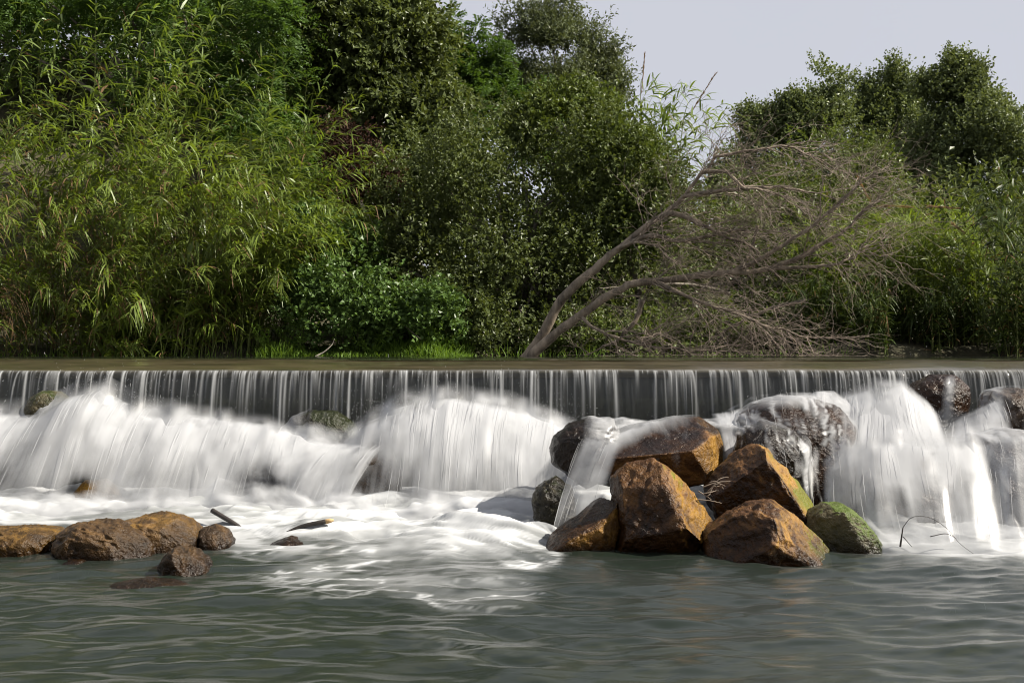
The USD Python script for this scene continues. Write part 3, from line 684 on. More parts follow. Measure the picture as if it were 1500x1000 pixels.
veil('white mounded fall at the centre between the mossy dome and the boulder pile',
     [(495, 648, 11.3), (540, 616, 11.3), (580, 598, 11.3), (620, 586, 11.3), (660, 581, 11.3), (720, 588, 11.3), (780, 602, 11.3), (830, 622, 11.2), (860, 640, 11.1)],
     [(470, 756, 10.35), (560, 756, 10.3), (660, 756, 10.3), (800, 758, 10.25), (850, 764, 10.2)], a_mid, seed=331, strands=5000, layers=2, mist=0.75, ridge=0.035, nv=50)
veil('soft diagonal flow sliding left from the mossy dome to the foam',
     [(440, 642, 10.95), (480, 648, 10.9), (540, 650, 10.9), (575, 655, 10.9)], [(360, 748, 10.45), (420, 752, 10.4), (470, 755, 10.4), (500, 756, 10.35)],
     lambda P1, P2, u, v: 0.70 - 1.1 * bump2(P1, P2, 388, 712, 36, 36) + 0 * u, seed=351, strands=900, ridge=0.03)
veil('thin veil sliding off the left end of the flat slab',
     [(858, 634, 9.7), (885, 640, 9.5), (918, 646, 9.35)], [(808, 780, 9.0), (838, 785, 8.95), (870, 790, 8.95)],
     lambda P1, P2, u, v: 0.55 - 0.15 * v + 0 * u, seed=361, strands=700, ridge=0.015, fall=1.5)
veil('white water washing over the back of the slab',
     [(840, 622, 11.0), (910, 612, 10.9), (960, 616, 11.0), (1040, 612, 11.0), (1130, 606, 11.0)], [(850, 640, 10.4), (905, 634, 10.3), (950, 630, 10.3), (1000, 622, 10.3), (1100, 632, 10.0)],
     lambda P1, P2, u, v: 0.85 - 0.3 * smooth(0.6, 1, v) + 0 * u, seed=371, strands=900, ridge=0.03, fall=1.0, foot=0.8, feather=0.2)
veil('narrow white chute between the slab and the brown dome',
     [(1040, 606, 10.8), (1075, 598, 10.8), (1120, 590, 10.8)], [(1066, 706, 9.75), (1084, 712, 9.7), (1105, 716, 9.7)],
     lambda P1, P2, u, v: 0.85 - 0.25 * v + 0 * u, seed=381, strands=700, ridge=0.02)
veil('thin streaked water thrown over the brown dome',
     [(1058, 602, 10.5), (1100, 580, 10.3), (1160, 574, 10.2), (1205, 574, 10.2), (1262, 586, 10.2)], [(1082, 700, 9.3), (1120, 700, 9.1), (1190, 760, 9.0), (1230, 790, 9.0), (1262, 790, 9.0)],
     lambda P1, P2, u, v: -0.06 + 0.9 * smooth(0.24, 0.0, v) - 0.1 * smooth(0.3, 0.5, v) * smooth(0.75, 0.5, v) + 0.2 * smooth(0.9, 1, u), seed=391, strands=1600, ridge=0.03, fall=1.5, contrast=1.7)
veil('tall white hump of water left of the brown boulder by the weir',
     [(1212, 592, 10.9), (1250, 578, 10.9), (1280, 564, 10.9), (1320, 562, 10.9), (1348, 584, 10.8), (1372, 604, 10.8)], [(1218, 690, 9.9), (1262, 672, 9.85), (1310, 664, 9.8), (1360, 662, 9.8), (1392, 664, 9.8)],
     lambda P1, P2, u, v: 1.0 + 0 * u, seed=401, strands=2500, layers=2, mist=0.7, ridge=0.03, fall=1.2)
veil('broad white lower fall on the right landing in the pool',
     [(1200, 672, 9.75), (1238, 654, 9.65), (1275, 646, 9.55), (1330, 644, 9.5), (1390, 640, 9.5), (1440, 642, 9.6)], [(1206, 806, 9.0), (1240, 808, 8.85), (1290, 812, 8.7), (1350, 812, 8.65), (1430, 812, 8.6), (1482, 812, 8.65)],
     lambda P1, P2, u, v: 0.98 - 0.80 * bump2(P1, P2, 1318, 752, 70, 62) - 0.3 * bump2(P1, P2, 1240, 720, 25, 60) + 0 * u, seed=411, strands=1500, mist=0.6, layers=1, hi=0.9, contrast=1.35, ridge=0.03, fall=1.5, nv=50)
veil('white spill from the right edge boulder down to the left',
     [(1395, 612, 10.9), (1430, 596, 10.6), (1465, 578, 10.5)], [(1372, 664, 9.75), (1420, 662, 9.7), (1490, 662, 9.8)],
     lambda P1, P2, u, v: 0.75 + 0 * u, seed=421, strands=900, ridge=0.02)
veil('streaky fall over the brown boulder at the lower right edge',
     [(1430, 650, 9.7), (1480, 636, 9.5), (1560, 640, 9.4), (1640, 650, 9.4)], [(1455, 812, 8.8), (1500, 815, 8.7), (1570, 815, 8.7), (1660, 815, 8.7)],
     lambda P1, P2, u, v: 0.50 + 0.35 * smooth(0.3, 0, v) + 0 * u, seed=431, strands=1200, ridge=0.025)
veil('small crest of white water between the dome and the tall hump',
     [(1170, 588, 10.9), (1195, 572, 10.9), (1222, 572, 10.9), (1250, 590, 10.9)], [(1165, 606, 10.5), (1195, 604, 10.5), (1230, 606, 10.5), (1265, 612, 10.5)],
     lambda P1, P2, u, v: 0.8 + 0 * u, seed=441, strands=300, ridge=0.02)
def film(key, label, alpha, off=0.014, seed=0, contrast=1.0, fine=30.0, threads=0.0):
    """A skin of running water over one of the boulders, streaked down its slope."""
    v, f, n = rocks[key]
    p = v + n * off * (0.6 + 0.9 * meshkit.fbm(v * [9, 9, 3], 3, seed))[:, None] + np.array([0, -0.004, 0.006])
    P1, P2 = 750 + p[:, 0] / p[:, 1] * FPX, 512 + (EYE - p[:, 2]) / p[:, 1] * FPX
    run = p[:, 0] + 0.25 * meshkit.fbm(p * 2.2, 2, seed + 3)
    s1 = meshkit.fbm(np.stack([run * fine, p[:, 2] * 2.5, p[:, 1] * 4], -1), 3, seed + 1) - 0.5
    s2 = meshkit.fbm(np.stack([run * 8, p[:, 2] * 3.5, p[:, 1] * 3], -1), 3, seed + 2) - 0.5
    thread = smooth(0.06, 0.24, s1 + 0.5 * s2)
    a = np.clip(alpha(P1, P2, n) + threads * thread + contrast * (0.30 * s1 + 0.42 * s2), 0, 0.92) * smooth(0.35, -0.1, n[:, 1])
    keep = (a[f] > 0.015).any(1)
    ids, inv = np.unique(f[keep], return_inverse=True)
    t = thing('waterfall', label, 'waterfall', kind='structure')
    obj('film', (p[ids], inv.reshape(-1, 3)), M['white'], t, attrs={'foam': a[ids]})


film('slab', 'thin water spreading over the left and back of the flat slab', lambda a, b, n: 1.1 * smooth(990, 890, a + 2.2 * (b - 632)) * smooth(0.2, 0.6, n[:, 2]) - 0.05, seed=701)
film('left', 'water slipping over the right shoulder of the dark rounded boulder', lambda a, b, n: 0.75 * smooth(842, 880, a) * smooth(0.0, 0.5, n[:, 2]) - 0.1, seed=703)
film('dome', 'film of water running down the broad brown dome', lambda a, b, n: -0.03 + 0.75 * smooth(604, 582, b) * smooth(0.7, 0.3, (a - 1090) / 200) + 0.3 * smooth(1235, 1262, a) + 0.3 * smooth(1110, 1080, a), seed=705, contrast=0.5, threads=0.7)
film('dome_front', 'thin rivulets over the dark rock in front of the brown dome', lambda a, b, n: -0.08 + 0.3 * smooth(640, 620, b) + 0.3 * smooth(1168, 1186, a), seed=707, contrast=0.6, threads=0.7)
film('right_low', 'streaks of water over the boulder at the lower right edge', lambda a, b, n: 0.02 + 0.6 * smooth(658, 638, b), seed=709, contrast=0.8, threads=0.6)
film('near_weir', 'narrow rivulet down the boulder standing against the weir', lambda a, b, n: 0.8 * np.exp(-((a - 1391 + 0.1 * (b - 570)) / 7.0) ** 2) * smooth(545, 560, b) + 0.5 * smooth(595, 615, b) - 0.1, seed=711, contrast=0.5)
film('mossy_dome', 'veil of water down the left side of the mossy dome', lambda a, b, n: 0.55 * smooth(470, 430, a) + 0.6 * smooth(622, 642, b) - 0.1, seed=713)
film('veil_mid', 'sheet of water over the rounded grey brown rock', lambda a, b, n: 0.12 + 0.3 * smooth(690, 672, b), seed=715, contrast=0.8, threads=0.5)
film('veil_low', 'water sliding over the small greenish rock at the foot of the falls', lambda a, b, n: 0.35 + 0.4 * smooth(490, 470, a), seed=717, contrast=1.2)
film('right_edge', 'water slipping from the left of the dark boulder at the right edge', lambda a, b, n: 0.5 * smooth(1475, 1460, a) + 0.02, seed=719)

# spray: drops and short arcs thrown up where the sheet lands
r_ = np.random.default_rng(77)


def spray(label, spots, n, size=(0.0016, 0.004)):
    pts, wid = [], []
    for px, py, d, sx, sz, n_ in spots:
        m = int(n_ * n)
        o = at(px, py, d) + np.stack([r_.normal(0, sx / FPX * d, m), r_.normal(0, 0.12, m), r_.normal(0, 0.01, m) - 0.02], 1)
        vel = np.stack([r_.normal(0, 0.5, m), r_.normal(-0.4, 0.35, m), np.abs(r_.normal(0, 1, m)) * math.sqrt(2 * 9.8 * 0.55 * sz / FPX * d)], 1)
        t0 = r_.uniform(0, 0.30, m)
        dt = r_.uniform(0.002, 0.012, m)
        tm = t0[:, None] + dt[:, None] * np.linspace(0, 1, 4)
        pts.append(o[:, None] + vel[:, None] * tm[..., None] + np.array([0, 0, -4.9]) * (tm ** 2)[..., None])
        wid.append(r_.uniform(*size, m)[:, None] * np.array([0.5, 1, 1, 0.5]))
    t = tag(curves('spray', np.vstack(pts), np.vstack(wid), M['spray'], kind='stuff'), label, 'spray')


spray('fine drops thrown up where the weir water lands', [
    (150, 585, 11.4, 50, 26, 3), (290, 612, 11.4, 60, 16, 2), (60, 600, 11.4, 60, 14, 1), (400, 625, 11.4, 40, 10, 1), (540, 620, 11.3, 35, 22, 2), (640, 592, 11.3, 60, 20, 4), (760, 604, 11.3, 50, 16, 2),
    (820, 612, 11.2, 20, 20, 1), (960, 618, 10.9, 40, 8, 1), (1290, 566, 10.9, 30, 12, 2), (1200, 580, 10.9, 40, 8, 1), (1380, 606, 10.8, 40, 8, 1)], 300, (0.001, 0.003))
spray('drops hopping above the foam at the foot of the falls', [
    (100, 752, 10.4, 120, 10, 1), (400, 760, 10.3, 80, 8, 1), (650, 760, 10.2, 90, 14, 2), (760, 765, 10.0, 40, 14, 1), (1300, 808, 8.6, 60, 10, 1), (1430, 812, 8.5, 60, 12, 1)], 150, (0.001, 0.003))


# ------------------------------------------------------------------ vegetation
def leaves(P, D, L, W, r, fold=0.25, up=None):
    """Pointed leaves, two triangles folded along the midrib."""
    n = len(P)
    ref = r.normal(size=(n, 3)) if up is None else up + 0.7 * r.normal(size=(n, 3))
    S = unit(np.cross(D, ref))
    N = np.cross(S, D)
    L, W = np.broadcast_to(L, n)[:, None], np.broadcast_to(W, n)[:, None]
    m = P + D * L * 0.42
    v = np.stack([P, m + S * W / 2 + N * W * fold, P + D * L, m - S * W / 2 + N * W * fold], 1).reshape(-1, 3)
    i = np.arange(n)[:, None] * 4
    f = np.stack([i + [[0, 1, 2]], i + [[0, 2, 3]]], 1).reshape(-1, 3)
    return v, f


def ribbons(P, D, L, W, droop, r, segs=3, twist=0.0):
    """Long blades that bend over: P base, D start direction."""
    n = len(P)
    t = np.linspace(0, 1, segs + 1)
    L, W, droop = (np.broadcast_to(x, n)[:, None] for x in (L, W, droop))
    c = P[:, None] + D[:, None] * (L * t)[..., None]
    c[..., 2] -= droop * L * t ** 2
    tan = unit(np.gradient(c, axis=1))
    side = unit(np.cross(D, np.array([0, 0, 1.0]) + 0.35 * r.normal(size=(n, 3))))
    prof = np.interp(t, [0, 0.15, 0.4, 0.75, 1], [0.55, 0.95, 1, 0.6, 0.04])
    a = side[:, None] * (W * prof / 2)[..., None]
    v = np.stack([c - a, c + a], 2).reshape(-1, 3)
    i = (np.arange(n)[:, None] * 2 * (segs + 1) + 2 * np.arange(segs)).reshape(-1, 1)
    f = np.hstack([i, i + 1, i + 3, i, i + 3, i + 2]).reshape(-1, 3)
    return v, f


def lumpy(blobs, r, k=5, size=(0.28, 0.5)):
    """Adds smaller branches' masses round each large mass, mostly on its upper side."""
    out = list(blobs)
    for b in blobs:
        for _ in range(k):
            a = r.uniform(-0.5, np.pi + 0.5)
            s_ = r.uniform(*size)
            e = r.uniform(0.85, 1.05)
            out.append((b[0] + math.cos(a) * b[3] * e, b[1] - math.sin(a) * b[4] * e, b[2] + r.uniform(-0.7, 0.3) * b[5], b[3] * s_, b[4] * s_ * 1.15, b[5] * s_))
    return out


def spire(px0, py0, px1, py1, d, w0, w1, n=5, depth=0.5):
    """A leafy leader: masses that shrink from the crown's body to its tip."""
    t_ = np.linspace(0, 1, n)
    return [(px0 + (px1 - px0) * a, py0 + (py1 - py0) * a, d, w0 + (w1 - w0) * a, (w0 + (w1 - w0) * a) * 1.35, depth) for a in t_]


def blob_points(blobs, n, r, shell=0.5, gap=0.5, gap_thr=0.36, seed=0):
    """n points in a union of ellipsoids given as (px, py, distance, half width px, half height px, half depth m, share), denser near their surface; returns points and outward directions."""
    share = np.array([b[6] if len(b) > 6 else (b[3] * b[4]) ** 0.72 for b in blobs], float)
    pick = r.choice(len(blobs), n * 2, p=share / share.sum())
    c = np.array([at(b[0], b[1], b[2]) for b in blobs])[pick]
    rad = np.array([(b[3] / FPX * b[2], b[5], b[4] / FPX * b[2]) for b in blobs])[pick]
    d = unit(r.normal(size=(2 * n, 3)))
    rr = 1 - shell * r.uniform(0, 1, 2 * n) ** 1.6
    p = c + d * rad * rr[:, None]
    lump = meshkit.fbm(p / gap, 3, seed)
    p = p + d * rad * ((lump - 0.5) * 0.45)[:, None]
    ok = (lump > gap_thr) & (p[:, 2] > 1.35)
    p, d, rad = p[ok][:n], d[ok][:n], rad[ok][:n]
    return p, unit(d / rad * rad.mean(1, keepdims=True))


def foliage(blobs, twigs, per, twig_len, leaf, r, up=0.5, pinnate=False, droop=0.0, **k):
    """Twigs spread through the crown, leaves set along each twig."""
    p, out = blob_points(blobs, twigs, r, **k)
    n = len(p)
    d = unit(out * 0.8 + np.array([0, 0, up]) + 0.55 * r.normal(size=(n, 3)))
    tl = twig_len * r.uniform(0.6, 1.3, n)
    t = np.tile(np.linspace(0.05, 1, per), (n, 1))
    if pinnate:
        t = np.repeat(np.linspace(0.1, 1, per // 2), 2)[None] + 0 * d[:, :1]
    P = p[:, None] + d[:, None] * (t * tl[:, None])[..., None]
    P[..., 2] -= droop * tl[:, None] * t ** 2
    if pinnate:
        s = unit(np.cross(d, np.array([0, 0, 1.0]) + 0.4 * r.normal(size=(n, 3))))
        sg = np.tile([1, -1], per // 2)[None, :, None]
        D = unit(d[:, None] * 0.5 + s[:, None] * sg + np.array([0, 0, -0.25]) + 0.12 * r.normal(size=P.shape))
        upv = np.repeat(np.cross(s, d), per, 0)
    else:
        D = unit(d[:, None] * 0.55 + r.normal(size=P.shape) * 0.75 + np.array([0, 0, -0.15]))
        upv = np.repeat(unit(out * 0.6 + np.array([0, 0, 0.8])), per, 0)
    P, D = P.reshape(-1, 3), D.reshape(-1, 3)
    L = leaf[0] * r.uniform(0.65, 1.25, len(P))
    return leaves(P, D, L, L * leaf[1], r, up=upv), (p, d, tl)


def limbs(root, blobs, r, thick, mat_, parent, extra=2):
    tgt = [at(b[0], b[1], b[2]) for b in blobs if b[3] > 30]
    top = np.mean(tgt, 0)
    fork = root + (top - root) * 0.45
    obj('trunk', tube(spline([root - [0, 0, 0.4], root + (fork - root) * 0.5 + r.normal(0, 0.08, 3), fork], 10), np.linspace(thick, thick * 0.7, 10), 8), mat_, parent)
    for i, q in enumerate(tgt):
        for j in range(extra):
            e = q + r.normal(0, 0.25, 3) * (1 + j)
            mid = fork + (e - fork) * 0.5 + np.array([0, 0, 0.25]) + r.normal(0, 0.12, 3)
            obj('limb', tube(spline([fork, mid, e], 9), np.linspace(thick * 0.5, thick * 0.08, 9), 6), mat_, parent)


def tree(name, label, cat, root_px, root_d, blobs, mat_, twigs, per, tl, leaf, seed, thick=0.12, bark='bark', group=None, extra_leaf=None, lumps=5, **k):
    r = np.random.default_rng(seed)
    rx = (root_px - 750) / FPX * root_d
    root = np.array([rx, root_d, float(height(np.array([rx]), np.array([root_d]))[0])])
    t = thing(name, label, cat, group, loc=root)
    (v, f), tw = foliage(lumpy(blobs, r, lumps), int(twigs * 0.82), per, tl, (leaf[0] * 1.05, leaf[1] * 1.04), r, seed=seed, **k)
    obj('crown', (v, f), M[mat_], t, smooth=False, kind='stuff')
    if extra_leaf:
        m2, blobs2, n2, per2, tl2, leaf2, k2 = extra_leaf
        (v, f), _ = foliage(blobs2, n2, per2, tl2, leaf2, r, seed=seed + 1, **k2)
        obj('seed_cluster', (v, f), M[m2], t, smooth=False, kind='stuff')
    limbs(root, blobs, r, thick, M[bark], t)
    return t


# --- trees and shrubs behind the pond, far to near
POP = 'poplars on the far right'
PK = dict(group=POP, gap=1.5, gap_thr=0.42, up=0.8, shell=0.65, lumps=1)
tree('poplar_tree', 'leftmost of the three far right poplars, with a drooping left side', 'tree', 1190, 52,
     [(1185, 205, 52, 50, 50, 2.2), (1195, 155, 52, 36, 45, 1.8), (1120, 220, 52, 38, 36, 2), (1108, 250, 52, 24, 40, 1.5), *spire(1195, 180, 1201, 108, 52, 30, 8), *spire(1217, 175, 1233, 122, 52, 20, 7), *spire(1165, 185, 1160, 140, 52, 22, 8), *spire(1135, 205, 1094, 175, 52, 22, 9), (1210, 260, 52, 85, 60, 3), (1170, 330, 52, 80, 60, 3)],
     'poplar', 7600, 11, 0.75, (0.135, 0.75), 501, 0.3, **PK)
tree('poplar_tree', 'middle and slimmest of the three far right poplars', 'tree', 1300, 55,
     [(1302, 205, 55, 40, 45, 2.2), *spire(1305, 180, 1312, 104, 55, 27, 7), *spire(1325, 180, 1338, 128, 55, 17, 6), *spire(1280, 185, 1272, 130, 55, 20, 7), (1280, 250, 55, 60, 50, 2.5), (1310, 300, 55, 70, 55, 3)],
     'poplar', 5200, 11, 0.75, (0.135, 0.75), 502, 0.3, **PK)
tree('poplar_tree', 'tallest and broadest far right poplar with sun on its right flank', 'tree', 1410, 50,
     [(1412, 195, 50, 54, 55, 2.4), *spire(1402, 160, 1397, 98, 50, 30, 9), *spire(1430, 160, 1443, 112, 50, 25, 9), *spire(1368, 175, 1354, 128, 50, 22, 8), *spire(1455, 195, 1472, 165, 50, 20, 8), (1430, 250, 50, 62, 55, 3), (1385, 260, 50, 45, 50, 2), (1390, 310, 50, 60, 50, 3)],
     'poplar', 8200, 11, 0.75, (0.135, 0.75), 503, 0.3, **PK)
tree('poplar_tree', 'part of a poplar cut off by the right edge', 'tree', 1520, 48, [(1515, 260, 48, 28, 60, 2), (1530, 320, 48, 50, 60, 3)], 'poplar', 2000, 10, 0.75, (0.14, 0.75), 504, 0.25, **PK)
tree('small_tree', 'small distant tree in the gap between the centre shrub and the poplars', 'tree', 1062, 50, [*spire(1064, 290, 1066, 235, 50, 20, 7), (1055, 310, 50, 36, 36, 2), (1100, 310, 50, 50, 36, 2)], 'poplar', 1500, 9, 0.6, (0.14, 0.7), 505, 0.2, gap=1.2, lumps=1)
tree('willow_tree', 'grey green willow tree with spiky top at the top centre', 'tree', 820, 33,
     [(810, 130, 33, 46, 40, 1.4), (825, 95, 33, 62, 45, 1.6), (800, 60, 33, 40, 35, 1.2), (870, 130, 33, 36, 45, 1.2), *spire(790, 120, 768, 18, 33, 27, 8), *spire(808, 110, 800, 16, 33, 24, 7), *spire(836, 110, 834, 6, 33, 26, 8), *spire(758, 120, 733, 34, 33, 20, 7), *spire(858, 120, 882, 40, 33, 24, 7), *spire(868, 140, 905, 78, 33, 22, 7), *spire(878, 165, 912, 120, 33, 20, 8), (830, 165, 33, 66, 50, 2.2), (760, 150, 33, 36, 45, 1.5), (850, 210, 33, 60, 50, 2)],
     'willow', 6000, 11, 0.5, (0.115, 0.36), 506, 0.22, lumps=1, gap=0.9, gap_thr=0.40, up=1.0, shell=0.8)
tree('locust_tree', 'dark green feathery tree with rust coloured seed clusters left of the willow', 'tree', 690, 27,
     [(700, 165, 27, 50, 45, 1.5), *spire(670, 140, 662, 28, 27, 20, 6), *spire(696, 130, 698, 42, 27, 18, 6), *spire(718, 130, 732, 66, 27, 20, 7), (655, 190, 27, 38, 45, 1.4), (720, 200, 27, 60, 50, 1.6), (620, 235, 27, 40, 40, 1.2), (780, 175, 27, 36, 40, 1.2)],
     'pinnate', 3000, 18, 0.36, (0.10, 0.36), 507, 0.16, lumps=1, gap=0.8, gap_thr=0.38, up=0.3, pinnate=True, droop=0.3,
     extra_leaf=('rust', [(640, 150, 26.8, 40, 60, 1.2), (650, 180, 26.4, 40, 45, 1), (625, 160, 26.4, 35, 30, 1)], 70, 16, 0.22, (0.07, 0.5), dict(gap=0.5, gap_thr=0.45, shell=0.3)))
tree('elm_tree', 'tall olive green elm leaning over the top left centre', 'tree', 520, 24, [(540, 70, 24, 95, 85, 2), (580, 60, 24, 45, 80, 1.6), (480, 40, 24, 60, 60, 1.6), (560, 170, 24, 80, 70, 1.8), (620, 190, 24, 50, 60, 1.5), (470, 140, 24, 50, 70, 1.5), (520, -40, 24, 110, 60, 2), (600, 280, 23, 60, 60, 1.3)],
     'elm', 7500, 11, 0.42, (0.115, 0.62), 508, 0.18, gap=0.8, gap_thr=0.39, up=0.2, droop=0.2,
     extra_leaf=('rust', [(440, 20, 23.4, 28, 22, .6)], 60, 12, 0.25, (0.08, 0.5), dict(gap=0.4, gap_thr=0.4)))
tree('feathery_tree', 'deep green feathery tree behind the canes at the upper left', 'tree', 330, 22.5, [(330, 60, 22.5, 90, 70, 1.6), (260, 130, 22.5, 70, 60, 1.4), (370, 150, 22.5, 70, 70, 1.5), (400, 230, 21.5, 60, 50, 1.2), (440, 280, 21, 50, 40, 1), (300, -30, 22.5, 120, 50, 1.8), (180, 30, 23, 60, 60, 1.5), (80, 20, 23.5, 70, 60, 1.5), (-20, 40, 23.5, 70, 80, 1.5)],
     'pinnate', 4800, 16, 0.40, (0.10, 0.34), 509, 0.15, gap=0.8, gap_thr=0.38, up=0.2, pinnate=True, droop=0.4)
tree('background_tree', 'shadowy trees closing the view behind the upper left', 'tree', 250, 29, [(60, 40, 28, 240, 170, 2.5), (200, 90, 28, 220, 150, 2.5), (-120, 60, 28, 200, 200, 2.5), (420, 120, 29, 170, 160, 2.5), (560, 220, 28, 120, 130, 2), (250, 280, 27, 260, 120, 2)],
     'elm', 6000, 9, 0.8, (0.20, 0.62), 510, 0.2, gap=1.2, gap_thr=0.33, up=0.2)
r9 = np.random.default_rng(91)
(v_, f_), _ = foliage([(-330, 380, 21, 160, 150, 1.2), (-560, 380, 22, 180, 170, 1.4), (1260, 500, 18.8, 70, 24, .4), (1370, 500, 18.8, 80, 26, .4), (1490, 500, 18.8, 80, 26, .4), (560, 420, 24, 120, 110, 1.2), (620, 420, 25, 220, 130, 1.5), (850, 400, 26, 200, 160, 1.5), (1050, 400, 28, 180, 110, 1.5), (1250, 380, 29, 200, 110, 1.5), (1450, 380, 29, 200, 120, 1.5), (1620, 400, 27, 150, 130, 1.5)], 6600, 8, 0.6, (0.18, 0.6), r9, gap=0.8, gap_thr=0.3, seed=92, up=0.3)
tag(obj('undergrowth', (v_, f_), M['elm'], smooth=False, kind='stuff'), 'dim tangled undergrowth between the shrubs and the far trees', 'undergrowth')
tree('elm_shrub', 'large dense olive grey shrub filling the centre above the weir', 'shrub', 760, 19.5, [(700, 330, 19.5, 130, 110, 1.2), (820, 300, 19.8, 140, 110, 1.3), (895, 345, 19.8, 85, 90, 1.3), (760, 220, 20.5, 120, 60, 1.2), (850, 215, 20.5, 85, 50, 1.2), (640, 400, 19, 90, 80, 1.0), (760, 440, 18.8, 110, 80, 1.0), (900, 440, 19.3, 110, 80, 1.0), (925, 300, 20.2, 42, 60, 1.0), (580, 330, 19.6, 60, 80, 1.0), (720, 495, 18, 70, 32, .5), (830, 490, 18, 80, 36, .5), (640, 470, 18.4, 60, 50, .6)],
     'elm', 10500, 10, 0.32, (0.068, 0.62), 511, 0.12, gap=0.75, gap_thr=0.43, up=0.25, shell=0.6)
tree('elm_sapling', 'brighter green leafy sapling on the right flank of the centre shrub', 'shrub', 950, 20, [(890, 235, 19.6, 50, 45, .9), (945, 320, 19.6, 38, 55, .9), (870, 175, 20.5, 30, 30, .8), (830, 180, 20, 60, 36, .8)],
     'elm_bright', 2300, 10, 0.30, (0.07, 0.66), 512, 0.08, gap=0.5, gap_thr=0.4, up=0.3)
tree('bank_shrub', 'sunlit yellow green shrub behind the bare fallen branches', 'shrub', 1120, 20, [(1060, 420, 20, 80, 90, 1), (1150, 380, 20.5, 90, 90, 1), (1250, 320, 21, 60, 80, 1), (1300, 300, 21.5, 40, 50, .8), (1230, 420, 20.5, 70, 90, 1), (1010, 350, 20.5, 50, 70, .9), (1100, 490, 19, 120, 40, .8), (1200, 270, 22, 70, 50, 1), (930, 500, 18.2, 80, 26, .5), (1020, 500, 18.2, 90, 28, .5), (1120, 500, 18.2, 90, 28, .5)],
     'elm_bright', 4600, 10, 0.36, (0.078, 0.6), 513, 0.09, gap=0.55, gap_thr=0.40, up=0.3)
tree('bramble_bush', 'glossy green bramble bush beside the canes above the grassy strip', 'bush', 540, 17.9, [(540, 440, 17.6, 75, 45, .6), (500, 465, 17.6, 60, 45, .6), (600, 450, 17.6, 50, 42, .55), (470, 420, 18, 40, 40, .5), (630, 470, 17.7, 30, 30, .5), (480, 370, 18.4, 60, 50, .6), (560, 490, 17.5, 80, 25, .5)],
     'bramble', 3000, 8, 0.26, (0.072, 0.78), 514, 0.04, gap=0.42, gap_thr=0.43, up=0.6, lumps=8)
tree('dry_vine', 'dark reddish dead vine hanging in the shade between the canes and the shrub', 'vine', 540, 19.9, [(520, 230, 19.8, 35, 60, .5), (550, 290, 19.6, 35, 50, .5), (500, 300, 20, 40, 70, .5)],
     'dead_vine', 900, 12, 0.3, (0.06, 0.5), 515, 0.05, gap=0.35, gap_thr=0.38, up=-0.6)


rr = np.random.default_rng(9)
wood = []  # leaf masses added out of view to cut sky light on boulder fronts
for k_ in range(16):
    x_ = -22 + 44 * k_ / 15
    for z_ in (2.2, 5.0, 8.0):
        wood.append((np.array([x_, -12.0 - 3 * rr.uniform(), z_ + rr.uniform()]), (2.6, 2.0, 2.4)))
c_ = np.repeat(np.array([w_[0] for w_ in wood]), 420, 0)
d_ = unit(rr.normal(size=c_.shape))
p_ = c_ + d_ * np.array([2.6, 2.0, 2.4]) * (1 - 0.5 * rr.uniform(0, 1, len(c_)) ** 1.6)[:, None]
tag(obj('added_woodland', leaves(p_, unit(d_ + 0.6 * rr.normal(size=c_.shape)), 0.45, 0.3, rr), M['elm'], smooth=False, kind='stuff'), 'unseen leaf masses added behind the viewer to block sky light', 'added_woodland')


